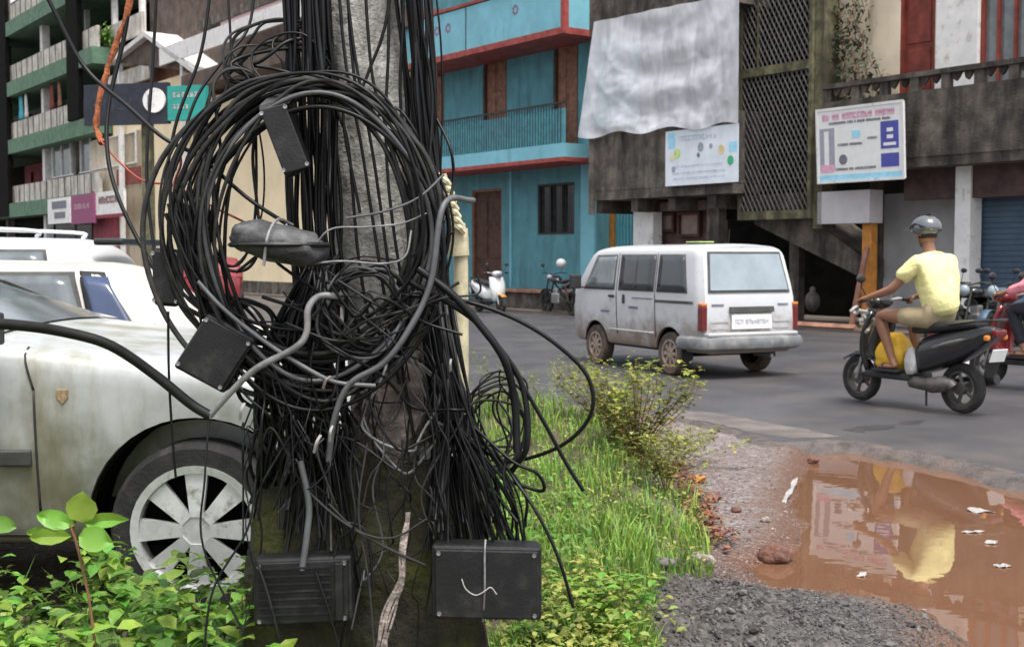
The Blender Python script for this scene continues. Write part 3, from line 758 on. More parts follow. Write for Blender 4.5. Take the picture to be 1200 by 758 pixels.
# orange post and leaning plank
o_ = Bld('orange_post', 1016, 'orange painted post at the dark stair opening', 'post')
o_.part('post', [(ft(1010, .3), ft(1021, .3), .3, .12, .05, fz(1015, 262, .3))], M['orange'])
bm = BM(); tube(bm, [F(ft(999, .45), .45, .1), F(ft(1016, .45), .45, fz(1016, 290, .45))], .06, 4)
tag(obj('plank', bm, M['redox']), 'reddish plank leaning against the orange post', 'plank')
bm = BM(); cb = [F(ft(935, .9), .9, .05), F(ft(1004, .9), .9, .05)]
tube(bm, [cb[0]+Vector((0, 0, .03)), cb[1]+Vector((0, 0, .03))], .07, 4)
tag(obj('kerb_stone', bm, M['redox']), 'low reddish kerb along the dark stair opening', 'kerb')
# pale sacks / pot inside the dark opening
bm = BM(); ellipsoid(bm, F(ft(953, .1), .1, .52), (.16, .15, .22)); ellipsoid(bm, F(ft(953, .1), .1, .74), (.07, .07, .09))
tag(obj('sack', bm, M['oldcon'], smooth=True), 'pale tied sack standing in the dark stair opening', 'sack')

# shop signboard (tilted forward)
def board(name, pxl, pxr, v, ztl, zbl, m, label, thick=.06, tilt=.0, cat='sign'):
    t0, t1 = ft(pxl, v), ft(pxr, v)
    root = empty(name, F((t0+t1)/2, v, zbl), FROT, label, cat)
    root.rotation_euler.x = tilt
    w = (t1-t0)/2; h = ztl-zbl
    bm = BM(); box(bm, (-w, 0, 0), (w, thick, h)); obj('board', bm, m, root)
    return root, w, h
vS = .98
sg, w, h = board('shop_sign', 958, 1058, vS, fz(1005, 125, vS), fz(1005, 212, vS), M['plate'], 'tilted white shop signboard with pink heading, photos and blue panel on the balcony', tilt=.06)
bm = BM(); fr_ = .035
for a, b in (((-w-.02, -.015, -.02), (w+.02, .0, .03)), ((-w-.02, -.015, h-.03), (w+.02, .0, h+.02)), ((-w-.02, -.016, .03), (-w+.02, -.001, h-.03)), ((w-.02, -.016, .03), (w+.02, -.001, h-.03))): box(bm, a, b)
obj('frame', bm, M['white'], sg)
def rectp(bm, x0, x1, z0, z1, d, mi): 
    box(bm, (x0, -d, z0), (x1, -.0005, z1), None, mi)
bm = BM(); W = 2*w
X = lambda f: -w+f*W
Z = lambda f: h*(1-f)
rn = random.Random(5)
P = lambda x, z: Vector((x, -.006, z))
letters(bm, X(.07), X(.95), Z(.115), h*.085, 0, P, rn, .2, .34)
obj('pink_heading', bm, M['inkpink'], sg, recalc=False)
bm = BM()
letters(bm, X(.15), X(.86), Z(.20), h*.035, 0, P, rn, .3, .3)
letters(bm, X(.25), X(.55), Z(.50), h*.035, 0, P, rn, .3, .3)
letters(bm, X(.22), X(.70), Z(.83), h*.035, 0, P, rn, .3, .3)
letters(bm, X(.60), X(.72), Z(.44), h*.03, 0, P, rn, .3, .3); letters(bm, X(.62), X(.70), Z(.60), h*.03, 0, P, rn, .3, .3)
bm.free()
for a_, b_, c_, d_ in ((.15, .86, .20, .035), (.25, .55, .50, .035), (.22, .70, .83, .035), (.60, .72, .44, .03)):
    bm = BM(); letters(bm, X(a_), X(b_), Z(c_), h*d_, 0, P, rn, .22, .34); obj('print_row', bm, M['ink'], sg, recalc=False)
bm = BM(); rectp(bm, X(.75), X(.95), Z(.60), Z(.24), .004, 0); rectp(bm, X(.75), X(.95), Z(.84), Z(.66), .004, 0); obj('blue_panel', bm, M['inkblue'], sg)
bm = BM(); rectp(bm, X(.82), X(.89), Z(.38), Z(.33), .006, 0); rectp(bm, X(.82), X(.89), Z(.47), Z(.42), .006, 0); rectp(bm, X(.78), X(.92), Z(.56), Z(.52), .006, 0); obj('panel_mark', bm, M['plate'], sg)
bm = BM(); rectp(bm, X(.03), X(.21), Z(.84), Z(.26), .003, 0); obj('photo_strip', bm, M['inkgrey'], sg)
bm = BM(); rectp(bm, X(.085), X(.14), Z(.8), Z(.3), .006, 0); obj('photo_strip', bm, M['plate'], sg)
bm = BM(); rectp(bm, X(.04), X(.20), Z(.86), Z(.76), .008, 0); obj('photo_strip', bm, M['inkpink'], sg)
bm = BM(); prism(bm, [(X(.31)+.085*math.cos(a*.5236)*h/1.2, Z(.70)+.085*math.sin(a*.5236)*h/1.2) for a in range(12)], 'y', -.006, -.0005); obj('round_mark', bm, M['ink'], sg)
bm = BM(); rectp(bm, X(.42), X(.52), Z(.42), Z(.32), .004, 0); rectp(bm, X(.02), X(.98), Z(.985), Z(.90), .004, 0); obj('cyan_band', bm, M['inkcyan'], sg)

# banner hanging under the plastic
vBn = 1.08
bn, w, h = board('banner', 779, 864, vBn, fz(820, 150, vBn), fz(820, 216, vBn), M['banner'], 'pale blue printed banner hanging below the plastic sheet', .012, cat='banner')
W = 2*w
def blob(bm, fx, fz_, r): prism(bm, [(X(fx)+r*math.cos(a*.6283), Z(fz_)+r*math.sin(a*.6283)*1.15) for a in range(10)], 'y', -.005, -.0005)
for nm, mk, L_ in (('lime_picture', 'inklime', [(.17, .42, .10)]), ('green_leaf', 'inkgreen', [(.90, .62, .09)]), ('ochre_picture', 'inkyel', [(.78, .42, .09), (.10, .5, .06)]), ('dark_dot', 'ink', [(.47, .48, .045)]), ('picture', 'inkgrey', [(.50, .34, .09), (.64, .34, .05), (.12, .70, .06)])):
    bm = BM()
    for q in L_: blob(bm, *q)
    obj(nm, bm, M[mk], bn)
bm = BM(); rectp(bm, X(.04), X(.14), Z(.32), Z(.03), .004, 0); rectp(bm, X(.88), X(.985), Z(.47), Z(.30), .004, 0); obj('blue_block', bm, M['inkcyan'], bn)
bm = BM()
letters(bm, X(.18), X(.75), Z(.16), h*.09, 0, P, rn); letters(bm, X(.12), X(.8), Z(.66), h*.04, 0, P, rn); letters(bm, X(.1), X(.85), Z(.78), h*.04, 0, P, rn); letters(bm, X(.1), X(.85), Z(.88), h*.035, 0, P, rn)
obj('print', bm, mat('pale_ink', (.42, .50, .58), .6), bn, recalc=False)

# plastic sheet
vP = 1.02
m = bpy.data.materials.new('plastic_sheet'); m.use_nodes = True; N = m.node_tree.nodes; L = m.node_tree.links; b = N['Principled BSDF']
b.inputs['Base Color'].default_value = (.70, .71, .75, 1); b.inputs['Roughness'].default_value = .3
tr_ = N.new('ShaderNodeBsdfTransparent'); ms = N.new('ShaderNodeMixShader'); L.new(tr_.outputs[0], ms.inputs[1]); L.new(b.outputs[0], ms.inputs[2]); L.new(ms.outputs[0], N['Material Output'].inputs[0])
tc = N.new('ShaderNodeTexCoord'); mpp = N.new('ShaderNodeMapping'); mpp.inputs['Scale'].default_value = (2.2, 2.2, .8); L.new(tc.outputs['Object'], mpp.inputs[0]); nn = N.new('ShaderNodeTexNoise'); nn.inputs['Scale'].default_value = 1.1; nn.inputs['Detail'].default_value = 9; nn.inputs['Distortion'].default_value = .8; L.new(mpp.outputs[0], nn.inputs[0])
mr = N.new('ShaderNodeMapRange'); mr.inputs[1].default_value = .35; mr.inputs[2].default_value = .65; mr.inputs[3].default_value = .62; mr.inputs[4].default_value = .93; L.new(nn.outputs[0], mr.inputs[0]); L.new(mr.outputs[0], ms.inputs[0])
bp = N.new('ShaderNodeBump'); bp.inputs['Distance'].default_value = .03; bp.inputs['Strength'].default_value = .4
n3 = N.new('ShaderNodeTexNoise'); n3.inputs['Scale'].default_value = 1.6; n3.inputs['Detail'].default_value = 6; n3.inputs['Distortion'].default_value = 1.5; L.new(mpp.outputs[0], n3.inputs[0]); L.new(n3.outputs[0], bp.inputs['Height']); L.new(bp.outputs[0], b.inputs['Normal'])
bm = BM(); NU, NV = 90, 70; rows = []
for j in range(NV+1):
    row = []
    vv = j/NV
    for i in range(NU+1):
        u = i/NU
        pxt = 697+u*170; pyt = 26-u*34; pxb = 678+u*188; pyb = 161-u*16+3*math.sin(u*19)
        px = pxt+(pxb-pxt)*vv; py = pyt+(pyb-pyt)*vv
        sw = .055*math.sin((vv*3.2-.9*(4*u*(1-u))**1.0)*6.0)*math.sin(PI*min(1, u*1.1))*(.3+vv*.7)
        q_ = (vv*1.0-.55*(4*u*(1-u))+.12*fbm(u, vv, 2, 9))*5.5; sw += .030*(1-abs(math.sin(q_*PI*.55)))**1.5*min(1, vv*4)*(.5+.5*fbm(u, vv, 2.5, 3)+.2)
        sw += .03*math.sin(u*34+vv*3)*(1-vv)**2+.02*math.sin(u*21+5*fbm(u, vv, 3))*vv+.035*fbm(u*1.5, vv, 2.2, 4); sw *= min(1, 6*u*(1-u)+.15)
        t_, z_ = fac(px, py, vP+.1)
        row.append(bm.verts.new(F(t_, vP+.12+sw, z_)))
    rows.append(row)
for j in range(NV):
    for i in range(NU): bm.faces.new([rows[j][i], rows[j][i+1], rows[j+1][i+1], rows[j+1][i]])
tag(obj('plastic_sheet', bm, m, smooth=True, angle=180), 'wrinkled translucent white plastic sheet hung over the old balcony', 'tarpaulin')

# dark creeper on the cream wall
def leaf(bm, p, d, up, s, w=.5, fold=.25, mi=0):
    d = d.normalized(); sd = d.cross(up)
    sd = sd.normalized() if sd.length > 1e-4 else d.orthogonal().normalized()
    n = sd.cross(d)
    a = bm.verts.new(p); b = bm.verts.new(p+d*s-n*s*.18)
    m1 = bm.verts.new(p+d*s*.35+n*s*.03); m2 = bm.verts.new(p+d*s*.7-n*s*.04)
    l1 = bm.verts.new(p+d*s*.35+sd*s*w*.5+n*s*fold*.3); l2 = bm.verts.new(p+d*s*.7+sd*s*w*.38+n*s*fold*.15)
    r1 = bm.verts.new(p+d*s*.35-sd*s*w*.5+n*s*fold*.3); r2 = bm.verts.new(p+d*s*.7-sd*s*w*.38+n*s*fold*.15)
    for q in ([a, m1, l1], [l1, m1, m2, l2], [l2, m2, b], [a, r1, m1], [r1, r2, m2, m1], [r2, b, m2]): bm.faces.new(q).material_index = mi
rnd = random.Random(11)
rt = empty('creeper', F(ft(985, .1), .1, zp0+1.2), FROT, 'dark straggly creeper hanging on the cream wall beside the lattice', 'plant')
bm = BM(); st = BM()
for k in range(26):
    x = rnd.uniform(-.9, .5); z = rnd.uniform(.4, 3.0)
    p = Vector((x, rnd.uniform(-.2, .25), z)); pts = [p.copy()]
    for q in range(9):
        p = p+Vector((rnd.uniform(-.1, .1), rnd.uniform(-.06, .06), -rnd.uniform(.05, .2))); pts.append(p.copy())
        for e in range(7): leaf(bm, p+Vector((rnd.uniform(-.15, .15), rnd.uniform(-.12, .12), rnd.uniform(-.12, .12))), Vector((rnd.uniform(-1, 1), rnd.uniform(-1, .3), rnd.uniform(-1, .4))), Vector((0, 0, 1)), rnd.uniform(.07, .15))
    tube(st, pts, .01, 4)
obj('foliage', bm, M['leafdark'], rt, recalc=False); obj('stem', st, M['stem'], rt)

# ---------- left apartment block
A = Bld('apartment_block', 70, 'weathered apartment block with green slab bands and long parapet balconies', v=0)
vA = 1.0
a0, a1 = ft(-60, vA), ft(118, vA)
def zA(px, py): return fz(px, py, vA)
lev = [zA(60, 243), zA(60, 162), zA(60, 88), zA(60, 10)]
zA0 = lev[0]
A.part('wall', [(a0, a1+3.5, -2.2, -2.5, 0, lev[3]+4)], M['parapet'])
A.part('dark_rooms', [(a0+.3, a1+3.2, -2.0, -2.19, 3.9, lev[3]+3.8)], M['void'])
for i, z in enumerate(lev):
    dv = 0
    bb = A.part('balcony', [(a0, a1, vA, vA-.15, z+.45, z+1.45)], M['parapet'])
    A.part('slab_band', [(a0-.02, a1+.02, vA+.25, -2.0, z-.35, z+.449)], M['greenslab'], bb)
    # parapet cut outs
    A.part('panel', [(a0+k*1.1, a0+k*1.1+.06, vA+.03, vA+.001, z+.46, z+1.44) for k in range(int((a1-a0)/1.1))], M['oldcon'], bb)
cols_px = [-35, 8, 52, 88]
for p_ in cols_px:
    A.part('column', [(ft(p_, .6), ft(p_, .6)+.45, .6, .2, 0, lev[3]+4)], M['white'] if p_ in (52,) else M['oldcon'])
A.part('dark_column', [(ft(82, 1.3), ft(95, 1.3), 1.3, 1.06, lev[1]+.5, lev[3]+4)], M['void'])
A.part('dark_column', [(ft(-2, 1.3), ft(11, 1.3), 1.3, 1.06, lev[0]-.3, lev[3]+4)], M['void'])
for p_ in (20, 55, 78):
    for z in lev[:3]:
        A.part('door', [(ft(p_, -.9), ft(p_, -.9)+.9, -1.6, -1.7, z+.46, z+2.7)], M['maroon'])
A.part('inner_wall', [(ft(15, -.9), ft(100, -.9), -1.75, -1.9, lev[0]+.5, lev[0]+3.2)], M['maroon'])
A.part('inner_wall', [(ft(-40, -.9), ft(100, -.9), -1.75, -1.9, lev[1]+.5, lev[1]+3.0)], mat('bluegrey_wall', (.16, .20, .22), .8, var=.4, scale=2))
# laundry and glazed bay
for p_, w_, m_ in ((26, .8, 'tealbin'), (33, .5, 'white'), (62, .7, 'redwood'), (72, .45, 'redox')):
    z = lev[1]; bm = BM(); t_ = ft(p_, .8)-A.tc; rows = []
    for j in range(7):
        rows.append([bm.verts.new((t_+i*w_/6, -.8+.05*math.sin(i*2+j*.4), z+2.9-j*.22)) for i in range(7)])
    for j in range(6):
        for i in range(6): bm.faces.new([rows[j][i], rows[j][i+1], rows[j+1][i+1], rows[j+1][i]])
    o = obj('laundry', bm, M[m_], smooth=True); o.modifiers.new('s', 'SOLIDIFY').thickness = .02; o.location = A.root.location; o.rotation_euler = A.root.rotation_euler
    tag(o, {26: 'teal cloth drying on the apartment balcony', 33: 'white cloth drying beside the teal cloth', 62: 'dark red cloth drying on the apartment balcony', 72: 'brown red cloth, rightmost of the drying cloths'}[p_], 'laundry')
ga_, gb_ = ft(62, .5), ft(107, .5)
A.window(ga_, gb_, fz(85, 205, .5), fz(85, 163, .5), .5, M['white'], M['glassgrey'], 4, name='glazed_bay')
A.window(ft(108, .5), ft(160, .5), fz(130, 196, .5), fz(130, 160, .5), .5, M['white'], M['glassgrey'], 3, name='window')
A.part('bay_wall', [(ft(107, .4), ft(168, .4), .4, -1.2, 0, fz(130, 160, .4))], M['cream'])
A.part('red_panel', [(ft(138, .45), ft(166, .45), .45, .401, fz(150, 216, .45), fz(150, 197, .45))], M['redwood'])
A.part('roof_wall', [(ft(100, .3), ft(170, .3), .2, -1.0, fz(130, 159, .3), fz(130, 150, .3))], M['redox'])
# signs over the shops
def wallsign(name, p0, p1, y0, y1, v, m, label, mark=None, border=None):
    g, w, h = board(name, p0, p1, v, fz((p0+p1)/2, y0, v), fz((p0+p1)/2, y1, v), m, label, .12)
    global X, Z, W
    X = lambda f: -w+f*2*w
    Z = lambda f: h*(1-f)
    return g, w, h
g, w, h = wallsign('shop_sign', 57, 83, 232, 262, 1.45, M['white'], 'white sign with dark pictures, left of the maroon shop sign')
bm = BM(); rectp(bm, X(.2), X(.85), Z(.42), Z(.12), .01, 0); rectp(bm, X(.3), X(.8), Z(.8), Z(.55), .01, 0); obj('picture', bm, M['ink'], g)
g, w, h = wallsign('shop_sign', 83, 111, 228, 262, 1.4, M['purple'], 'dark purple shop sign under the apartment balcony')
bm = BM(); letters(bm, X(.2), X(.85), Z(.4), h*.16, 0, lambda x, z: Vector((x, -.012, z)), rn); obj('lettering', bm, M['palepink'], g, recalc=False)
g, w, h = wallsign('shop_sign', 110, 146, 224, 252, 1.3, M['white'], 'white shop sign with red lettering and red border')
bm = BM(); box(bm, (-w-.08, -.02, -.12), (w+.08, .06, .04)); box(bm, (-w-.09, -.02, .041), (-w+.04, .06, h+.1)); obj('border', bm, M['maroon'], g)
bm = BM(); letters(bm, X(.2), X(.85), Z(.35), h*.3, 0, lambda x, z: Vector((x, -.012, z)), rn, .25, .3); obj('lettering', bm, M['redpaint'], g, recalc=False)
A.part('shop_front', [(ft(66, .6), ft(108, .6), .6, .5, 0, fz(90, 262, .6))], M['glassdark'])
A.part('shop_front', [(ft(110, .7), ft(140, .7), .7, .5, 0, fz(125, 252, .7))], M['maroon'])
A.part('dark_shop', [(a0, ft(64, .6), .2, .1, 0, lev[0]-.4)], M['void'])

# ---------- middle low building (cream wall, tin roofs)
C_ = Bld('buff_building', 290, 'buff coloured building with white fascia and brown sheet roof behind the cable coil')
vC = .2
C_.part('wall', [(ft(226, vC), ft(478, vC), vC, -3, 0, fz(300, 100, vC))], M['cream2'])
C_.part('window', [(ft(205, vC), ft(224, vC), vC+.05, -.4, 0, fz(215, 170, vC))], M['darkwood'])
for a_, b_ in ((392, 410), (446, 468)): C_.window(ft(a_, vC), ft(b_, vC), 1.1, 2.5, vC+.125, M['white'], M['glassdark'], 3, 8)
C_.door(ft(420, vC), ft(436, vC), .05, 2.3, vC+.145, M['darkwood'], M['brown'])
C_.part('plinth', [(ft(226, vC), ft(478, vC), vC+.05, vC, 0, .5)], M['oldcon'])
C_.part('roof_shade', [(ft(215, 1.2), ft(480, 1.2), 1.2, -2, fz(300, 82, 1.2), fz(300, 62, 1.2))], M['tinbrown'])
C_.part('fascia', [(ft(190, 1.0), ft(365, 1.0), 1.0, .9, fz(260, 52, 1.0), fz(260, 30, 1.0))], M['white'])
C_.part('pink_board', [(ft(262, .8), ft(345, .8), .8, .7, fz(300, 36, .8), fz(300, 8, .8))], M['palepink'])
C_.part('upper_wall', [(ft(180, -.5), ft(480, -.5), -.5, -3, fz(300, 60, -.5), fz(300, -80, -.5))], M['tinbrown'])
C_.part('beam', [(ft(235, .9), ft(490, .9), .91, .5, fz(300, 9, .9), fz(300, -2, .9))], M['oldcon'])
# gabled porch with pillars in front
D = Bld('gabled_house', 165, 'small house with a gabled roof, white posts and open verandah beside the apartment block')
vD = .8
pxs = [(140, 72), (178, 42), (232, 84)]
gt = [(ft(a, vD)-D.tc, fz(a, b, vD)) for a, b in pxs]
bm = BM(); prism(bm, gt, 'y', -vD+.1, -vD+.3); obj('gable', bm, M['tinbrown'], D.root)
bm = BM()
for (x0, z0), (x1, z1) in ((gt[0], gt[1]), (gt[1], gt[2])):
    dx = (x1-x0); dz = z1-z0; e = .12
    prism(bm, [(x0-dx*e*(1 if x0 == gt[0][0] else 0), z0-dz*e*(1 if x0 == gt[0][0] else 0)), (x1+dx*e*(0 if x0 == gt[0][0] else 1), z1+dz*e*(0 if x0 == gt[0][0] else 1)), (x1+dx*e*(0 if x0 == gt[0][0] else 1), z1+.22+dz*e*(0 if x0 == gt[0][0] else 1)), (x0-dx*e*(1 if x0 == gt[0][0] else 0), z0+.22-dz*e*(1 if x0 == gt[0][0] else 0))], 'y', -vD-.2, 3)
obj('roof', bm, M['tin'], D.root)
D.part('wall', [(ft(135, .4), ft(232, .4), .4, -1.4, 0, fz(180, 98, .4)), ], M['cream2'])
D.part('upper_wall', [(ft(145, -.1), ft(228, -.1), -.1, -1.4, fz(180, 97.9, .4)+.01, fz(180, 70, -.1))], M['redox'])
D.part('parapet', [(ft(130, .7), ft(178, .7), .7, .55, fz(155, 98, .7), fz(155, 80, .7))], M['parapet'])
for p_ in (141, 214): D.part('post', [(ft(p_, .75), ft(p_, .75)+.22, .75, .55, 0, fz(p_, 72, .75))], M['white'])
# balcony with plants above it
E = Bld('upper_balcony_block', 130, 'dark upper storey with white posts and a planted balcony above the gabled house')
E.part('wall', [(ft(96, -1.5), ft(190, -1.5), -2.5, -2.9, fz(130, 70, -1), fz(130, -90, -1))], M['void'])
E.part('balcony', [(ft(98, .2), ft(170, .2), .2, .05, fz(130, 54, .2), fz(130, 30, .2))], M['parapet'])
for p_ in (102, 134, 166): E.part('post', [(ft(p_, .1), ft(p_, .1)+.25, .04, -.2, fz(130, 56, .1), fz(130, -60, .1))], M['white'])
bm = BM(); rnd = random.Random(2)
for i in range(900):
    c = F(ft(rnd.uniform(100, 132), .5), rnd.uniform(.2, .8), fz(115, rnd.gauss(46, 6), .5))
    leaf(bm, c, Vector((rnd.uniform(-1, 1), rnd.uniform(-1, 1), rnd.uniform(-1, .6))), Vector((0, 0, 1)), rnd.uniform(.12, .28))
tag(obj('potted_plant', bm, M['leaf'], recalc=False), 'bushy plant overhanging the planted balcony', 'plant')

# hoarding on posts in front
hb = at(168, 120, 24)
hr = empty('hoarding', (hb.x, 24, 0), R(-14), 'dark hoarding with white disc and green end panel on two posts', 'sign')
s24 = 24/FPX
hz1 = at(168, 98, 24).z; hz0 = at(168, 146, 24).z
bm = BM(); box(bm, (-1.25, -.06, hz0), (.55, .06, hz1)); obj('board', bm, M['signblack'], hr)
bm = BM(); box(bm, (.551, -.065, hz0+.05), (1.35, .06, hz1-.08)); pn = obj('green_panel', bm, M['signteal'], hr)
bm = BM(); lathe(bm, [(.001, -.10), (.235, -.10), (.235, -.0605), (.001, -.0605)], 24, Matrix.Translation((.28, 0, (hz0+hz1)/2+.05))); dc = obj('white_disc', bm, M['white'], hr)
bm = BM(); box(bm, (.15, -.108, (hz0+hz1)/2-.08), (.21, -.101, (hz0+hz1)/2+.16)); obj('disc_mark', bm, M['ink'], dc)
bm = BM(); letters(bm, .66, 1.25, (hz0+hz1)/2+.14, .10, 0, lambda x, z: Vector((x, -.07, z)), rn, .5, .42); letters(bm, .66, 1.05, (hz0+hz1)/2-.08, .09, 0, lambda x, z: Vector((x, -.07, z)), rn, .6, .42); obj('lettering', bm, M['greywhite'], pn, recalc=False)
bm = BM(); letters(bm, -1.1, -.05, (hz0+hz1)/2, .22, 0, lambda x, z: Vector((x, -.066, z)), rn); obj('lettering', bm, mat('dimtext', (.035, .04, .06), .5), hr, recalc=False)
for x in (.0, 1.1): bm = BM(); box(bm, (x-.09, .061, 0), (x+.09, .22, hz1-.05)); obj('post', bm, M['mosspillar'], hr)
# ================================================================= VEHICLES
def interp(x, pts):
    if x <= pts[0][0]: return pts[0][1]
    for (a, b), (c, d) in zip(pts[:-1], pts[1:]):
        if x <= c:
            t = (x-a)/(c-a) if c > a else 1
            return b+(d-b)*t
    return pts[-1][1]
def smooth_interp(x, pts, w=.06):
    return sum(interp(x+k*w/3, pts) for k in (-3, -2, -1, 0, 1, 2, 3))/7
class Car:
    """x forward, z up. top: roof/hood profile; hw: half width; belt height; tumble: inward lean of the glasshouse"""
    def __init__(s, x0, x1, top, hw, belt, zlo, tumble=.22, rake0=0, rake1=0, crown=.03, rnd=.09, sill=.04):
        s.__dict__.update(locals())
    def topz(s, x): return smooth_interp(x, s.top, .10)
    def half(s, x): return smooth_interp(x, s.hw, .05)
    def shift(s, x, z):
        zb = s.belt
        k0 = max(0, 1-(x-s.x0)/.7); k1 = max(0, 1-(s.x1-x)/.7)
        dz = max(0, z-zb)
        bul = .03*math.sin(PI*min(1, max(0, (z-s.zlo)/(zb-s.zlo))))
        return x+k0*(s.rake0*dz-bul)-k1*(s.rake1*dz-bul)
    def y(s, x, z):
        zt = s.topz(x)-s.crown; h = s.half(x); zb = min(s.belt, zt-.01)
        if z <= zb:
            f = (zb-z)/(zb-s.zlo); yy = h*(1-.0*f)-s.sill*f**2.2-.012*math.sin(f*PI*2)*0
        else: yy = h-(z-zb)*s.tumble
        r = s.rnd; q = zt-z
        if q < r: yy -= r-math.sqrt(max(0, r*r-(r-max(q, 0))**2))
        q = z-s.zlo
        if q < .05: yy -= .05-math.sqrt(max(0, .05**2-(.05-q)**2))
        return max(.05, yy)
    def P(s, x, z, side, off=0): return Vector((s.shift(x, z), side*(s.y(x, z)+off), z))
    def body(s, wheels, wr, m, parent, n=70):
        bm = BM(); rings = []
        xs = [s.x0+(s.x1-s.x0)*(.5-.5*math.cos(PI*i/n))*.3+(s.x1-s.x0)*i/n*.7 for i in range(n+1)]
        for x in xs:
            zt = s.topz(x)-s.crown; ring = []
            fr_ = [0, .01, .03, .06, .12, .2, .3, .42, .54, .66, .76, .84, .9, .94, .965, .985, 1]
            for f in fr_:
                z = s.zlo+(zt-s.zlo)*f; ring.append(Vector((s.shift(x, z), s.y(x, z), z)))
            ye = ring[-1].y
            for k in range(1, 9):
                yy = ye*(1-k/8); ring.append(Vector((s.shift(x, zt), yy, zt+s.crown*(1-(yy/ye)**2))))
            full = ring+[Vector((p.x, -p.y, p.z)) for p in ring[-2::-1]]
            rings.append([bm.verts.new(p) for p in full])
        for A_, B_ in zip(rings[:-1], rings[1:]):
            k = len(A_)
            for i in range(k): bm.faces.new([A_[i], A_[(i+1) % k], B_[(i+1) % k], B_[i]])
        for rg in (rings[0], rings[-1]):
            k = len(rg)
            for i in range(k//2):
                a, b, c, d = rg[i], rg[i+1], rg[k-2-i], rg[k-1-i]
                if len({a, b, c, d}) == 4: bm.faces.new([a, b, c, d])
                elif len({a, b, c, d}) == 3: bm.faces.new([a, b, d] if b == c else [a, b, c])
        o = obj('body', bm, m, parent)
        cut = []
        for (wx, wz) in wheels:
            for sd in (1, -1):
                cb = BM(); yy = s.half(wx)
                lathe(cb, [(wr, 0), (wr, .34)], 40, Matrix.Translation((wx, yy*sd-(.26 if sd > 0 else .08), wz)))
                c = obj('cut', cb, m, parent); cut.append(c)
        boolean_cut(o, cut)
        for p in o.data.polygons: p.use_smooth = True
        o.data.set_sharp_from_angle(angle=R(32))
        # dark liner inside the arches
        for (wx, wz) in wheels:
            for sd in (1, -1):
                lb = BM()
                y0 = s.half(wx)
                lathe(lb, [(wr-.012, sd*(y0-.25)), (wr-.012, sd*(y0-.05)), (wr-.004, sd*(y0-.05)), (wr-.004, sd*(y0-.25))], 32, Matrix.Translation((wx, 0, wz)), closed=True)
                # only top half kept
                for v in [v for v in lb.verts if v.co.z < s.zlo+.01]: v.co.z = s.zlo+.01
                obj('wheel_arch', lb, M['void'], parent)
        return o
    def panel(s, name, poly, side, m, parent, off=.006, thick=.004, div=6):
        """side panel given as x,z polygon laid on the body surface (fan of subdivided quads from 4 corners)"""
        bm = BM()
        if len(poly) == 4:
            g = []
            for j in range(div+1):
                row = []
                for i in range(div+1):
                    u, w = i/div, j/div
                    a = [poly[0][k]*(1-u)+poly[1][k]*u for k in (0, 1)]; b = [poly[3][k]*(1-u)+poly[2][k]*u for k in (0, 1)]
                    x, z = a[0]*(1-w)+b[0]*w, a[1]*(1-w)+b[1]*w
                    row.append(bm.verts.new(s.P(x, z, side, off)))
                g.append(row)
            for j in range(div):
                for i in range(div): bm.faces.new([g[j][i], g[j][i+1], g[j+1][i+1], g[j+1][i]])
        else:
            bm.faces.new([bm.verts.new(s.P(x, z, side, off)) for x, z in poly])
        o = obj(name, bm, m, parent, smooth=True, angle=60)
        sm = o.modifiers.new('s', 'SOLIDIFY'); sm.thickness = thick+off; sm.offset = 0
        return o
def scale_poly(poly, k):
    cx = sum(p[0] for p in poly)/len(poly); cz = sum(p[1] for p in poly)/len(poly)
    out = []
    for x, z in poly:
        out.append((x+(k if x > cx else -k), z+(k if z > cz else -k)))
    return out
def wheel(parent, x, y, z, r, wd, side, rim, tyre, spokes=8, name='wheel', hubr=.62):
    root = bpy.data.objects.new(name, None); lnk(root, parent); root.location = (x, y, z); root['part'] = 1
    bm = BM(); ri = r*hubr+.01
    lathe(bm, [(ri, -wd/2), (r*.93, -wd/2), (r*.985, -wd*.36), (r, -wd*.2), (r, wd*.2), (r*.985, wd*.36), (r*.93, wd/2), (ri, wd/2)], 40, closed=True)
    for k in range(3): pass
    obj('tyre', bm, tyre, root, smooth=True, angle=35)
    bm = BM(); s = side
    rr = r*hubr
    lathe(bm, [(rr*.93, s*wd*.50), (rr+.012, s*wd*.52), (rr+.012, s*wd*.1), (rr*.93, s*wd*.1)], 40, closed=True)
    lathe(bm, [(.001, s*wd*.45), (rr*.24, s*wd*.45), (rr*.30, s*wd*.36), (rr*.30, s*wd*.2), (.001, s*wd*.2)], 24)
    for k in range(spokes):
        a = PI/2+k*2*PI/spokes; c, sn = math.cos(a), math.sin(a)
        poly = [(rr*.22, -rr*.10), (rr*.95, -rr*.19), (rr*.95, rr*.19), (rr*.22, rr*.10)]
        vs = []
        for yy in (s*wd*.42, s*wd*.30):
            for u, w in poly: vs.append(bm.verts.new((u*c-w*sn, yy+(s*.01 if u < rr*.5 else 0), u*sn+w*c)))
        for f in ((0, 1, 2, 3), (7, 6, 5, 4), (0, 4, 5, 1), (1, 5, 6, 2), (2, 6, 7, 3), (3, 7, 4, 0)): bm.faces.new([vs[i] for i in f])
    obj('rim', bm, rim, root, smooth=True, angle=30)
    bm = BM(); lathe(bm, [(.001, s*wd*.05), (rr*.95, s*wd*.05), (rr*.95, -s*wd*.2), (.001, -s*wd*.2)], 24); obj('brake', bm, M['void'], root)
    return root

def lamp_box(name, parent, c, s, m, bev=.01, rot=None):
    bm = BM(); cbox(bm, c, s, rot); return obj(name, bm, m, parent, bevel=bev)

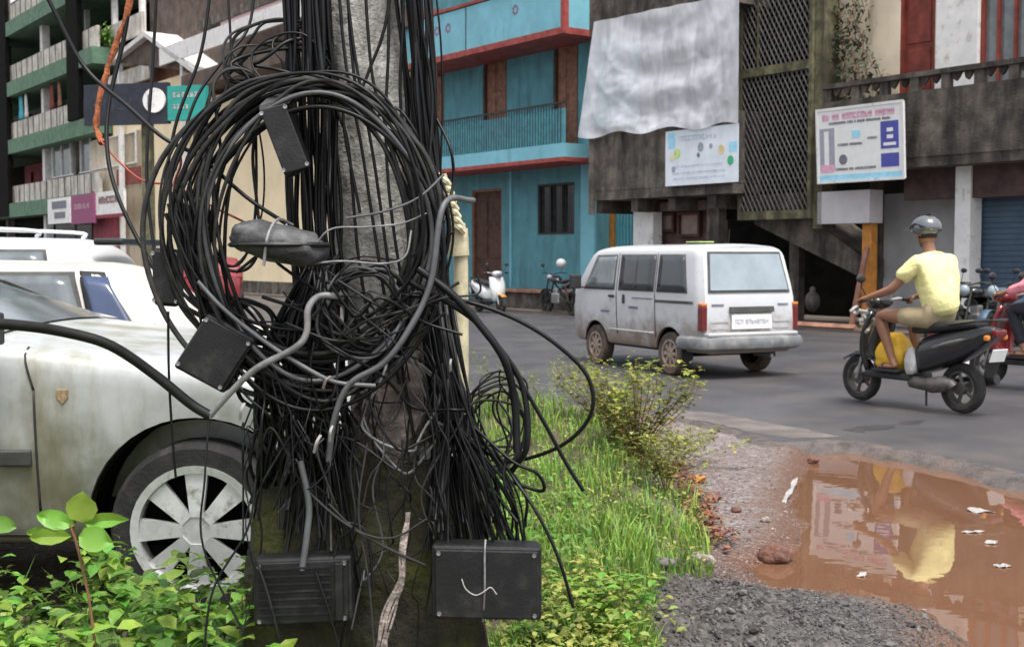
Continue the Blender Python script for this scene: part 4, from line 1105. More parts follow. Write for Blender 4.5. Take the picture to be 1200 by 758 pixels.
# ---------- van
def make_van(loc, rz):
    root = empty('van', loc, rz, 'silver white microvan with muddy lower body driving away on the road', 'van')
    c = Car(-1.68, 1.68, [(-1.68, 1.60), (-1.55, 1.64), (.7, 1.64), (1.05, 1.60), (1.30, 1.34), (1.52, 1.05), (1.68, .88)],
            [(-1.68, .66), (-1.60, .72), (-1.2, .735), (1.1, .735), (1.5, .70), (1.68, .60)], 1.03, .30, .13, rake0=.26, rake1=0.1, rnd=.10)
    c.body([(-.98, .27), (.90, .27)], .335, M['vanwhite'], root)
    for x in (-.98, .90):
        for sd in (1, -1): wheel(root, x, sd*.635, .268, .272, .16, sd, M['hubmud'], M['rubbermud'], 8, hubr=.60)
    for sd in (1, -1):
        for nm, p in (('side_window', [(-1.36, 1.06), (-.73, 1.06), (-.73, 1.48), (-1.30, 1.48)]), ('side_window', [(-.60, 1.06), (.22, 1.06), (.22, 1.48), (-.60, 1.48)]), ('door_window', [(.38, 1.06), (1.16, 1.06), (.86, 1.47), (.38, 1.48)])):
            fr_ = c.panel('window_seal', scale_poly(p, .028), sd, M['rubstrip'], root, .004)
            g = c.panel(nm, p, sd, M['glassdark'] if nm != 'door_window' else M['glassgrey'], fr_, .008)
            if p[0][0] == -.60: c.panel('divider', [(-.20, 1.06), (-.17, 1.06), (-.17, 1.48), (-.20, 1.48)], sd, M['rubstrip'], fr_, .011)
        # seams, stripe, handles
        for x in (.30, -.66): c.panel('door_seam', [(x-.006, .45), (x+.006, .45), (x+.006, 1.52), (x-.006, 1.52)], sd, M['rubstrip'], root, .003, div=8)
        c.panel('side_stripe', [(-1.5, .90), (-.66, .90), (-.66, .935), (-1.5, .935)], sd, M['rubstrip'], root, .003, div=8)
        c.panel('sliding_rail', [(-.60, .935), (-.1, .935), (-.1, .945), (-.60, .945)], sd, M['rubstrip'], root, .003)
        c.panel('sill_crease', [(-.62, .50), (.52, .50), (.52, .515), (-.62, .515)], sd, M['white'], root, .006)
        c.panel('badge', [(-.25, .80), (-.02, .80), (-.02, .83), (-.25, .83)], sd, M['ink'], root, .004)
        c.panel('badge', [(.50, .73), (.72, .73), (.72, .755), (.50, .755)], sd, M['ink'], root, .004)
        p = c.P(.42, .95, sd); lamp_box('door_handle', root, (p.x, p.y+sd*.012, p.z), (.13, .03, .035), M['blackmatt'])
        p = c.P(.10, .92, sd); lamp_box('door_handle', root, (p.x, p.y+sd*.012, p.z), (.04, .03, .12), M['blackmatt'])
        # mirror
        mr_ = lamp_box('mirror', root, (1.22, sd*.86, 1.13), (.07, .17, .20), M['blackmatt'], .02)
        bm = BM(); tube(bm, [(1.20, sd*.70, 1.05), (1.24, sd*.80, 1.05), (1.24, sd*.84, 1.08)], .012, 6); obj('arm', bm, M['blackmatt'], mr_)
    # rear face parts: surface x at height z
    def xr(z): return c.shift(c.x0, z)
    def rearq(name, y0, y1, z0, z1, m, off, inset=.0, parent=root):
        bm = BM()
        ti = inset
        pts = [(y0+ti*0, z0), (y1, z0), (y1-ti, z1), (y0+ti, z1)]
        N_ = 8; rows = []
        for j in range(N_+1):
            w_ = j/N_; z = z0+(z1-z0)*w_; a = y0+ti*w_; b = y1-ti*w_
            rows.append([bm.verts.new((xr(z)-off, a+(b-a)*i/N_, z)) for i in range(N_+1)])
        for j in range(N_):
            for i in range(N_): bm.faces.new([rows[j][i], rows[j][i+1], rows[j+1][i+1], rows[j+1][i]])
        o = obj(name, bm, m, parent); s = o.modifiers.new('s', 'SOLIDIFY'); s.thickness = off; s.offset = 0
        return o
    rs = rearq('window_seal', -.62, .62, 1.04, 1.54, M['rubstrip'], .006, .07)
    rearq('rear_window', -.59, .59, 1.07, 1.51, M['glassrear'], .014, .065, rs)
    rearq('hatch_seam', -.655, .655, .55, .562, M['rubstrip'], .004)
    rearq('hatch_handle', -.33, .33, .80, .87, M['rubstrip'], .03)
    npl = rearq('number_plate', -.30, .30, .60, .78, M['plate'], .02)
    bm = BM(); letters(bm, -.26, .26, .69, .055, 0, lambda y, z: Vector((xr(z)-.034, -y, z)), random.Random(4), .3, .2); obj('plate_lettering', bm, M['inkgrey'], npl, recalc=False)
    rearq('badge', .40, .58, .885, .905, M['ink'], .006); rearq('badge', -.58, -.42, .885, .905, M['ink'], .006)
    rearq('pressing', .34, .60, .60, .62, M['greywhite'], .005); rearq('pressing', .34, .60, .68, .70, M['greywhite'], .005); rearq('pressing', -.60, -.34, .60, .62, M['greywhite'], .005); rearq('pressing', -.60, -.34, .68, .70, M['greywhite'], .005)
    for sd in (1, -1):
        lamp_box('tail_light', root, (-1.665, sd*.69, .73), (.10, .085, .30), M['tailred'], .015)
        lamp_box('indicator', root, (-1.665, sd*.69, .90), (.10, .083, .035), M['amber'], .008)
    # bumper
    bm = BM()
    path = cr([(-1.30, .76, .43), (-1.62, .75, .43), (-1.76, .62, .43), (-1.79, 0, .43), (-1.76, -.62, .43), (-1.62, -.75, .43), (-1.30, -.76, .43)], 6)
    tube(bm, path, .075, 8)
    for v in bm.verts: v.co.z = .43+(v.co.z-.43)*1.15
    bp_ = obj('rear_bumper', bm, mat('bumper_grey', (.16, .165, .17), .5, var=.2, dirt=(.3, .29, .27), dirt_amt=.4, dscale=4), root, smooth=True)
    lamp_box('bumper_top', bp_, (-1.72, 0, .535), (.14, 1.36, .05), M['greywhite'], .02)
    bm = BM(); cbox(bm, (0, 0, .34), (2.9, 1.1, .14)); obj('underbody', bm, M['void'], root)
    bm = BM(); tube(bm, [(-1.4, -.3, .26), (-1.75, -.3, .26)], .025, 8); obj('exhaust', bm, M['steel'], root)
    lamp_box('rear_axle', root, (-.98, 0, .27), (.10, 1.1, .10), M['void'])
    lamp_box('mudflap', root, (-1.27, .64, .30), (.015, .17, .20), M['blackmatt'], 0); lamp_box('mudflap', root, (-1.27, -.64, .30), (.015, .17, .20), M['blackmatt'], 0)
    bm = BM(); tube(bm, [(-1.3, .05, 1.64), (-1.32, .05, 1.82)], .004, 5); obj('antenna', bm, M['iron'], root)
    lamp_box('roof_mark', root, (-.6, 0, 1.668), (.3, .24, .012), M['inklime'], .003)
    return root
VH = R(116)
make_van((2.13, 16.25, 0), VH).scale = (.965, .965, .975)

# ---------- car A (dirty silver, near)
ca = empty('silver_car', (-2.35, 5.10, .185), 0, 'dirty silver car with green algae stains parked in the weeds behind the pole', 'car')
cA = Car(-2.1, 1.98, [(-2.1, .95), (-1.6, 1.08), (-1.0, 1.37), (-.8, 1.39), (-.5, 1.34), (-.05, 1.165), (.45, .995), (1.3, .91), (1.7, .80), (1.98, .60)],
         [(-2.1, .62), (-1.7, .78), (-1.2, .83), (1.3, .83), (1.7, .76), (1.98, .50)], .94, .24, .30, rake0=.1, rake1=.05, crown=.03, rnd=.07, sill=.07)
cA.body([(-1.22, .31), (1.25, .31)], .395, M['carA'], ca, 90)
for x in (-1.22, 1.25):
    for sd in (1, -1): wheel(ca, x, sd*.745, .31, .31, .19, sd, M['alloy'], M['rubber'], 8, hubr=.70)
for sd in (-1, 1):
    p = [(-.85, .945), (.50, .95), (-.05, 1.12), (-.60, 1.26)]
    s_ = cA.panel('window_seal', scale_poly(p, .03), sd, M['rubstrip'], ca, .004)
    cA.panel('door_window', p, sd, mat('dusty_glass', (.20, .19, .17), .35, var=.15, scale=4), s_, .008)
    p = [(-1.55, .96), (-.95, .95), (-.75, 1.28), (-1.15, 1.25)]
    s_ = cA.panel('window_seal', scale_poly(p, .03), sd, M['rubstrip'], ca, .004); cA.panel('rear_window', p, sd, M['glassgrey'], s_, .008)
    # door seam
    cA.panel('door_seam', [(.688, .36), (.695, .36), (.695, .80), (.688, .80)], sd, M['iron'], ca, .002, div=8)
    cA.panel('door_seam', [(.688, .80), (.695, .80), (.655, .945), (.648, .945)], sd, M['iron'], ca, .002)
    cA.panel('rub_strip', [(-.6, .535), (.675, .535), (.675, .59), (-.6, .59)], sd, M['rubstrip'], ca, .012, div=8)
    cA.panel('sill_trim', [(-.75, .275), (.80, .275), (.80, .285), (-.75, .285)], sd, M['iron'], ca, .003)
    # fender repeater lamp, shield shaped
    q = cA.P(.79, .78, sd)
    bm = BM(); sh_ = [(-.022, .024), (.022, .024), (.022, -.005), (0, -.03), (-.022, -.005)]
    prism(bm, [(q.x+a, q.z+b) for a, b in sh_], 'y', q.y-.004, q.y+.008)
    obj('repeater_lamp', bm, mat('lamp_tan', (.30, .22, .12), .4, var=.4, scale=60), ca, bevel=.003)
# windscreen: follows the top profile
bm = BM(); rows = []
for i in range(9):
    x = -.48+i*.96/8; z = cA.topz(x)
    yy = cA.y(x, z-cA.crown-.005)-.02
    rows.append([bm.verts.new((x+.004, yy*(1-k/6), z-cA.crown+.008+cA.crown*(1-(1-k/6)**2))) for k in range(13)])
for A_, B_ in zip(rows[:-1], rows[1:]):
    for k in range(12): bm.faces.new([A_[k], A_[k+1], B_[k+1], B_[k]])
obj('windscreen', bm, M['glassgrey'], ca, smooth=True)
lamp_box('front_bumper', ca, (1.93, 0, .42), (.20, 1.36, .22), M['carA'], .06)
lamp_box('headlight', ca, (1.80, -.60, .66), (.22, .26, .14), M['glassgrey'], .04); lamp_box('headlight', ca, (1.80, .60, .66), (.22, .26, .14), M['glassgrey'], .04)
bm = BM(); cbox(bm, (0, 0, .30), (3.4, 1.2, .16)); obj('underbody', bm, M['void'], ca)
bm = BM(); tube(bm, [(.55, -.86, 1.0), (.58, -.93, 1.02)], .02, 6); cbox(bm, (.58, -.99, 1.02), (.10, .17, .11)); obj('mirror', bm, M['blackmatt'], ca, bevel=.02)

# ---------- car B (cream white hatch, behind)  faces left
def simple_car(name, loc, rz, label, paint, top, wz=.30, wins=(), quarter=None, L0=-2.0, L1=1.9, belt=.93, hwid=.82, rails=False, glass='glassgrey'):
    r = empty(name, loc, rz, label, 'car')
    c = Car(L0, L1, top, [(L0, hwid-.14), (L0+.3, hwid-.04), (L0+.7, hwid), (L1-.7, hwid), (L1-.25, hwid-.08), (L1, hwid-.25)], belt, .24, .28, rake0=.15, rake1=.05, rnd=.07, sill=.07)
    c.body([(-1.2, wz), (1.2, wz)], .37, paint, r, 60)
    for x in (-1.2, 1.2):
        for sd in (1, -1): wheel(r, x, sd*(hwid-.09), wz, wz, .18, sd, M['alloy'], M['rubber'], 6, hubr=.66)
    for sd in (1, -1):
        for p in wins:
            s_ = c.panel('window_seal', scale_poly(p, .025), sd, M['rubstrip'], r, .004); c.panel('side_window', p, sd, M[glass], s_, .008)
        if quarter:
            s_ = c.panel('window_seal', scale_poly(quarter, .03), sd, M['blackmatt'], r, .004); c.panel('quarter_window', quarter, sd, M['glassblue'], s_, .008)
        if rails:
            bm = BM(); tube(bm, cr([(-1.3, sd*.56, c.topz(-1.3)-.0), (-1.2, sd*.57, c.topz(-1.2)+.06), (.2, sd*.57, c.topz(.2)+.06), (.35, sd*.56, c.topz(.35))], 5), .018, 6); obj('roof_rail', bm, M['carC'], r, smooth=True)
        lamp_box('tail_light', r, (L0+.05, sd*(hwid-.16), belt-.1), (.10, .16, .22), M['tailred'], .02)
    bm = BM(); cbox(bm, (0, 0, .28), (3.2, 1.2, .14)); obj('underbody', bm, M['void'], r)
    return r, c
# B: rear (x0) at the right of the picture -> heading 180 deg
pB = at(100, 312, 7.6)
simple_car('white_sedan', (-3.39, 8.1, .0), R(180), 'cream white sedan with a dark blue quarter window behind the silver car', M['carB'],
           [(-2.0, .88), (-1.9, .97), (-1.34, 1.01), (-1.02, 1.34), (-.80, 1.41), (.3, 1.43), (.9, 1.10), (1.5, .93), (1.9, .65)], wz=.29, hwid=.80,
           wins=[[(-.86, 1.0), (-.15, .99), (-.15, 1.33), (-.74, 1.33)], [(-.05, .98), (.85, .97), (.30, 1.28), (-.05, 1.32)]], quarter=[(-1.17, 1.0), (-.93, 1.0), (-.82, 1.33), (-.96, 1.32)])
rr_, cc_ = simple_car('white_wagon', (-5.3, 11.0, .04), R(180), 'bright white wagon with roof rails and dark spoiler behind the cream sedan', M['carC'],
           [(-2.0, 1.0), (-1.85, 1.40), (-1.6, 1.56), (.4, 1.60), (1.0, 1.15), (1.9, .8)], wz=.32,
           wins=[[(-1.5, 1.04), (-.6, 1.02), (-.6, 1.44), (-1.4, 1.44)], [(-.5, 1.02), (.7, 1.02), (.25, 1.42), (-.5, 1.45)]], rails=True)
lamp_box('rear_spoiler', rr_, (-1.90, 0, 1.53), (.25, 1.15, .06), M['blackpaint'], .02)
simple_car('red_hatchback', (-8.3, 34, .0), R(106), 'red hatchback glimpsed through the lower left of the cable coil', M['redpaint'],
           [(-2.0, .92), (-1.78, .98), (-1.50, 1.28), (-1.2, 1.42), (.3, 1.46), (.9, 1.10), (1.5, .93), (1.9, .65)], wins=[[(-1.3, .99), (-.05, .97), (-.05, 1.34), (-1.1, 1.32)], [(.05, .97), (.95, .97), (.35, 1.30), (.05, 1.34)]])

# ---------- two wheelers
def tw_wheel(root, x, r, w, name='wheel', rim='hubdark'):
    e = bpy.data.objects.new(name, None); lnk(e, root); e.location = (x, 0, r)
    bm = BM(); prof = [(r-.075, -w/2*.8), (r-.04, -w/2), (r-.012, -w*.36), (r, 0), (r-.012, w*.36), (r-.04, w/2), (r-.075, w/2*.8)]
    lathe(bm, prof, 32, closed=True); obj('tyre', bm, M['rubber'], e, smooth=True, angle=40)
    bm = BM(); ri = r-.07
    lathe(bm, [(ri-.02, -w*.38), (ri+.004, -w*.38), (ri+.004, w*.38), (ri-.02, w*.38)], 28, closed=True)
    lathe(bm, [(.001, -w*.6), (.06, -w*.6), (.06, w*.6), (.001, w*.6)], 16)
    for k in range(5):
        a = k*2*PI/5; tube(bm, [(0, 0, 0), (ri*math.cos(a), 0, ri*math.sin(a))], .018, 5)
    obj('rim', bm, M[rim], e, smooth=True, angle=35)
    return e
def hull_loft(name, secs, m, parent, n=14, smooth=True):
    """secs: (x, zc, halfheight, halfwidth[, power])"""
    bm = BM(); rings = []
    for s in secs:
        x, zc, hz_, hy = s[:4]; p = s[4] if len(s) > 4 else .7
        ring = []
        for k in range(n):
            a = 2*PI*k/n; c_, s_ = math.cos(a), math.sin(a)
            ring.append(bm.verts.new((x, hy*math.copysign(abs(c_)**p, c_), zc+hz_*math.copysign(abs(s_)**p, s_))))
        rings.append(ring)
    for A_, B_ in zip(rings[:-1], rings[1:]):
        for k in range(n): bm.faces.new([A_[k], A_[(k+1) % n], B_[(k+1) % n], B_[k]])
    bm.faces.new(rings[0][::-1]); bm.faces.new(rings[-1])
    o = obj(name, bm, m, parent, smooth=smooth, angle=50)
    ss = o.modifiers.new('s', 'SUBSURF'); ss.levels = 1; ss.render_levels = 1
    return o
def make_scooter(loc, rz, label, paint, accent, seatm='blackmatt', name='scooter', cat='scooter', group=None, lean=0):
    r = empty(name, loc, rz, label, cat, group); r.rotation_euler.x = lean
    P_ = M[paint]
    tw_wheel(r, .62, .235, .10); tw_wheel(r, -.60, .235, .11)
    # tail body under the seat
    hull_loft('body', [(-.98, .78, .03, .05), (-.88, .74, .09, .12), (-.70, .66, .14, .17), (-.45, .58, .18, .18), (-.20, .52, .19, .165), (-.08, .46, .14, .13)], P_, r)
    hull_loft('side_stripe', [(-.82, .72, .02, .185), (-.5, .65, .03, .192), (-.25, .55, .02, .18)], M['steel'], r)
    hull_loft('seat', [(-.82, .83, .035, .10), (-.70, .83, .05, .13), (-.45, .80, .055, .145), (-.2, .765, .05, .13), (-.02, .74, .04, .09)], M[seatm], r)
    # footboard
    bm = BM(); cbox(bm, (.16, 0, .30), (.56, .34, .07)); obj('footboard', bm, M['blackmatt'], r, bevel=.02)
    # front apron
    bm = BM(); rows = []
    for j in range(9):
        w_ = j/8; z = .30+w_*.62; x = .42+(.0 if w_ < .3 else (w_-.3)*-.10)+.05*math.sin(w_*PI); hw_ = .15+.08*math.sin(w_*PI*.8)
        rows.append([bm.verts.new((x+.10*(1-(2*i/8-1)**2), hw_*(2*i/8-1), z)) for i in range(9)])
    for A_, B_ in zip(rows[:-1], rows[1:]):
        for k in range(8): bm.faces.new([A_[k], A_[k+1], B_[k+1], B_[k]])
    o = obj('front_apron', bm, P_, r, smooth=True); s = o.modifiers.new('s', 'SOLIDIFY'); s.thickness = .05
    # fork, fender, head
    bm = BM(); tube(bm, [(.62, .07, .235), (.53, .07, .52), (.40, 0, .95)], .02, 8); tube(bm, [(.62, -.07, .235), (.53, -.07, .52)], .02, 8); obj('fork', bm, M['steel'], r)
    bm = BM(); rows = []
    for i in range(11):
        a = R(48)+i*R(122)/10; rows.append([bm.verts.new((.62+.27*math.cos(a), yy, .235+(.27-abs(yy)*.35)*math.sin(a))) for yy in (-.075, -.05, 0, .05, .075)])
    for A_, B_ in zip(rows[:-1], rows[1:]):
        for k in range(4): bm.faces.new([A_[k], A_[k+1], B_[k+1], B_[k]])
    o = obj('front_fender', bm, M[accent], r, smooth=True); o.modifiers.new('s', 'SOLIDIFY').thickness = .012
    hull_loft('handlebar_cover', [(.53, 1.0, .05, .06), (.46, 1.0, .08, .13), (.36, 1.0, .07, .14), (.30, .99, .03, .09)], P_, r)
    bm = BM(); ellipsoid(bm, (.525, 0, 1.0), (.035, .075, .055)); obj('headlight', bm, M['glassrear'], r, smooth=True)
    for sd in (1, -1):
        bm = BM(); tube(bm, [(.40, sd*.10, 1.01), (.36, sd*.22, 1.03), (.32, sd*.33, 1.02)], .016, 8); hb_ = obj('handlebar', bm, M['steel'], r)
        bm = BM(); tube(bm, [(.345, sd*.25, 1.027), (.32, sd*.35, 1.02)], .023, 8); obj('grip', bm, M['blackmatt'], hb_)
        bm = BM(); tube(bm, [(.39, sd*.18, 1.03), (.42, sd*.24, 1.15), (.41, sd*.26, 1.21)], .006, 6); ms_ = obj('mirror', bm, M['iron'], r)
        bm = BM(); ellipsoid(bm, (.40, sd*.27, 1.23), (.018, .065, .042)); obj('mirror_head', bm, M['blackmatt'], ms_, smooth=True)
    lamp_box('tail_light', r, (-.975, 0, .76), (.06, .16, .07), M['tailred'], .02)
    lamp_box('indicator', r, (-.94, .12, .72), (.05, .05, .05), M['amber'], .015); lamp_box('indicator', r, (-.94, -.12, .72), (.05, .05, .05), M['amber'], .015)
    lamp_box('rear_mudguard', r, (-.93, 0, .50), (.03, .14, .26), M['blackmatt'], .01, ry(R(-20)))
    lamp_box('number_plate', r, (-.975, 0, .56), (.01, .20, .12), M['plate'], .002, ry(R(-20)))
    bm = BM(); tube(bm, cr([(-.1, .10, .26), (-.35, .14, .25), (-.55, .14, .28), (-.6, .13, .25)], 4), [.06]*4+[.075]*4+[.05]*5, 10)
    obj('engine', bm, M['hubdark'], r, smooth=True)
    bm = BM(); tube(bm, [(-.3, -.13, .24), (-.55, -.15, .28), (-.85, -.15, .33)], [.035, .06, .05], 10); obj('exhaust', bm, M['blackmatt'], r, smooth=True)
    bm = BM(); tube(bm, cr([(-.55, .16, .82), (-.8, .16, .86), (-1.0, .08, .88), (-1.0, -.08, .88), (-.8, -.16, .86), (-.55, -.16, .82)], 4), .012, 6); obj('grab_rail', bm, M['blackpaint'], r, smooth=True)
    bm = BM(); tube(bm, [(-.25, .08, .2), (-.32, .16, .06)], .012, 6); obj('side_stand', bm, M['iron'], r)
    return r
def make_motorbike(loc, rz, label, paint, group=None, lean=0):
    r = empty('motorbike', loc, rz, label, 'motorbike', group); r.rotation_euler.x = lean
    tw_wheel(r, .66, .30, .09, rim='blackmatt'); tw_wheel(r, -.62, .30, .11, rim='blackmatt')
    hull_loft('fuel_tank', [(-.02, .80, .05, .07), (.08, .86, .09, .13), (.25, .88, .10, .14), (.38, .86, .06, .08)], M[paint], r)
    hull_loft('seat', [(-.72, .88, .03, .08), (-.5, .85, .05, .12), (-.2, .80, .05, .12), (.02, .80, .04, .08)], M['blackmatt'], r)
    hull_loft('tail', [(-.86, .84, .03, .05), (-.7, .80, .07, .10), (-.4, .72, .09, .11), (-.1, .66, .07, .09)], M[paint], r)
    bm = BM(); cbox(bm, (.08, 0, .40), (.36, .24, .26)); cbox(bm, (.12, 0, .58), (.16, .16, .16)); obj('engine', bm, M['steel'], r, bevel=.03)
    bm = BM()
    for sd in (1, -1): tube(bm, [(.66, sd*.08, .30), (.44, sd*.08, .90)], .02, 8); tube(bm, [(-.62, sd*.08, .30), (-.05, sd*.08, .42)], .02, 6); tube(bm, [(-.55, sd*.10, .34), (-.45, sd*.11, .70)], .025, 6)
    tube(bm, [(.42, 0, .85), (.1, 0, .66), (-.2, 0, .45)], .025, 6)
    obj('frame', bm, M['iron'], r)
    bm = BM(); rows = []
    for i in range(9):
        a = R(30)+i*R(110)/8; rows.append([bm.verts.new((.66+.33*math.cos(a), yy, .30+.33*math.sin(a))) for yy in (-.06, 0, .06)])
    for A_, B_ in zip(rows[:-1], rows[1:]):
        for k in range(2): bm.faces.new([A_[k], A_[k+1], B_[k+1], B_[k]])
    o = obj('front_fender', bm, M[paint], r, smooth=True); o.modifiers.new('s', 'SOLIDIFY').thickness = .01
    bm = BM(); ellipsoid(bm, (.52, 0, .90), (.08, .09, .10)); obj('headlight', bm, M['glassrear'], r, smooth=True)
    for sd in (1, -1):
        bm = BM(); tube(bm, [(.40, 0, .98), (.38, sd*.2, 1.03), (.28, sd*.36, 1.02)], .013, 8); obj('handlebar', bm, M['iron'], r)
        bm = BM(); tube(bm, [(.36, sd*.24, 1.03), (.38, sd*.28, 1.18)], .006, 6); ellipsoid(bm, (.37, sd*.29, 1.22), (.018, .06, .04)); obj('mirror', bm, M['blackmatt'], r, smooth=True)
    lamp_box('tail_light', r, (-.87, 0, .83), (.05, .12, .06), M['tailred'], .015)
    lamp_box('number_plate', r, (-.92, 0, .62), (.01, .20, .14), M['plate'], .002, ry(R(-20)))
    bm = BM(); tube(bm, [(.1, -.12, .3), (-.3, -.16, .28), (-.7, -.17, .38)], [.02, .035, .05], 8); obj('exhaust', bm, M['steel'], r, smooth=True)
    lamp_box('rear_mudguard', r, (-.86, 0, .62), (.12, .12, .26), M['blackmatt'], .02, ry(R(-20)))
    return r
SH = math.atan2(1.01, -.62)
scl = Vector((3.84, 11.86, 0))
make_scooter(scl, SH, 'black scooter ridden by the man in the yellow shirt', 'blackpaint', 'blackpaint')
make_scooter((5.70, 13.35, 0), R(124), 'red scooter cut by the right edge of the photo, ridden by the person in pink', 'redpaint', 'redpaint')
# parked near the teal house
q = F(ft(574, 1.8), 1.8, 0)
make_scooter(q, R(-62), 'white scooter with tan fender parked by the brown bench', 'carC', 'orange')
q = gz(657, 369)
make_motorbike((q.x, q.y+.3, 0), R(118), 'black motorbike parked at the pillar of the teal house, left of the van', 'blackpaint')
bm = BM(); ellipsoid(bm, (q.x+.03, q.y+.55, 1.27), (.13, .13, .12)); tag(obj('helmet', bm, M['carC'], smooth=True), 'white helmet hanging on the handlebar of the parked black motorbike', 'helmet')
for i, (px, v, c, lab) in enumerate(((1128, 2.2, 'blackpaint', 'black motorbike parked just right of the yellow shirt, first of the row before the shutter'), (1150, 2.0, 'blackpaint', 'black motorbike in the middle of the row before the blue shutter'), (1180, 2.2, 'shutter', 'dark blue motorbike, rightmost of the row before the blue shutter'))):
    make_motorbike(F(ft(px, v), v, 0.0), R(215+i*6), lab, c, 'motorbikes parked before the blue shutter')
# crates behind the scooter
q = gz(1147, 436)
def crate(x, y, z, w, h, m, label):
    e = empty('crate', (x, y, z), R(20), label, 'crate')
    bm = BM()
    for sx in (-1, 1): cbox(bm, (sx*w/2, 0, h/2), (.02, w, h)); cbox(bm, (0, sx*w/2, h/2), (w-.021, .02, h))
    cbox(bm, (0, 0, .011), (w-.03, w-.03, .02)); obj('side', bm, M[m], e, bevel=.004)
    bm = BM()
    for sx in (-1, 1): cbox(bm, (0, sx*(w/2+.004), h*.95), (w+.05, .045, .04)); cbox(bm, (sx*(w/2+.004), 0, h*.95-.001), (.045, w-.05, .038))
    obj('rim', bm, M[m], e)
crate(q.x, q.y+1.0, 0, .42, .24, 'white', 'white plastic crate on the road edge behind the black scooter')
crate(q.x, q.y+1.0, .245, .40, .22, 'redpaint', 'red plastic crate stacked on the white crate')
# ================================================================= PEOPLE
def skin_fig(name, chains, m, parent, sub=2):
    """chains: list of lists of (x,y,z,r) ; points shared when identical -> one skinned surface"""
    me = bpy.data.meshes.new(name); vid = {}; vs = []; rs = []; es = []
    for ch in chains:
        prev = None
        for p in ch:
            k = tuple(round(a, 4) for a in p[:3])
            if k not in vid: vid[k] = len(vs); vs.append(p[:3]); rs.append(p[3] if isinstance(p[3], tuple) else (p[3], p[3]))
            if prev is not None and prev != vid[k]: es.append((prev, vid[k]))
            prev = vid[k]
    me.from_pydata(vs, es, []); o = bpy.data.objects.new(name, me); lnk(o, parent)
    md = o.modifiers.new('skin', 'SKIN'); md.use_smooth_shade = True
    for i, r in enumerate(rs): me.skin_vertices[0].data[i].radius = r; me.skin_vertices[0].data[i].use_root = (i == 0)
    ss = o.modifiers.new('sub', 'SUBSURF'); ss.levels = sub; ss.render_levels = sub
    me.materials.append(m)
    bpy.context.view_layer.update(); bake(o)
    for p in o.data.polygons: p.use_smooth = True
    if not o.data.materials: o.data.materials.append(m)
    return o
def hand(bm_chains, wrist, d, up, side, s=1.0, curl=1.0):
    """returns chains for palm and five curled fingers; d = forearm direction; side = thumb direction"""
    d = Vector(d).normalized(); up = Vector(up).normalized(); sd = Vector(side).normalized()
    w = Vector(wrist); out = []
    palm = w+d*.05*s; kn = w+d*.085*s
    out.append([(*w, .024*s), (*palm, (.034*s, .020*s)), (*kn, (.036*s, .015*s))])
    L_ = [.075, .085, .08, .062]
    for i in range(4):
        off = sd*(.027-.018*i)*s
        a = kn-d*.012*s+off; b = kn+off+d*L_[i]*.42*s-up*.006*s
        c = b+(d*.35-up*.9*curl).normalized()*L_[i]*.36*s; e = c+(-d*.75*curl-up*.5).normalized()*L_[i]*.28*s
        out.append([(*palm, .018*s), (*a, .010*s), (*b, .009*s), (*c, .0085*s), (*e, .0075*s)])
    t1 = w+d*.03*s+sd*.028*s-up*.008*s; t2 = t1+(d*.6+sd*.4-up*.6).normalized()*.04*s; t3 = t2+(d*.3-sd*.3-up*.8).normalized()*.03*s
    out.append([(*w, .024*s), (*t1, .013*s), (*t2, .011*s), (*t3, .009*s)])
    return out
def head(parent, c, tilt=None, m='skin'):
    """head with face: returns a mesh built as a displaced sphere"""
    bm = BM(); bmesh.ops.create_icosphere(bm, subdivisions=4, radius=1)
    for v in bm.verts:
        p = v.co.copy(); x, y, z = p
        r = Vector((.098*x, .076*y, .118*z))
        if z < -.2: r.x += .010*(-z) * (1 if x > 0 else -.6); r.y *= 1-.25*(-z-.2)
        if x > 0:
            nose = math.exp(-((y/.16)**2+((z+.12)/.20)**2)); r.x += .022*nose
            for s in (1, -1): r.x -= .010*math.exp(-(((y-s*.38)/.2)**2+((z-.08)/.13)**2))
            r.x += .007*math.exp(-((y/.32)**2+((z+.48)/.07)**2)); r.x -= .006*math.exp(-((y/.3)**2+((z+.42)/.04)**2))
            r.x += .009*math.exp(-((y/.35)**2+((z+.80)/.15)**2)); r.x += .006*math.exp(-((y/.6)**2+((z-.24)/.08)**2))
        for s in (1, -1):
            e = math.exp(-(((x+.05)/.14)**2+((z+.02)/.22)**2)) if s*y > .75 else 0
            r.y += s*.018*e
        v.co = r
    return bm
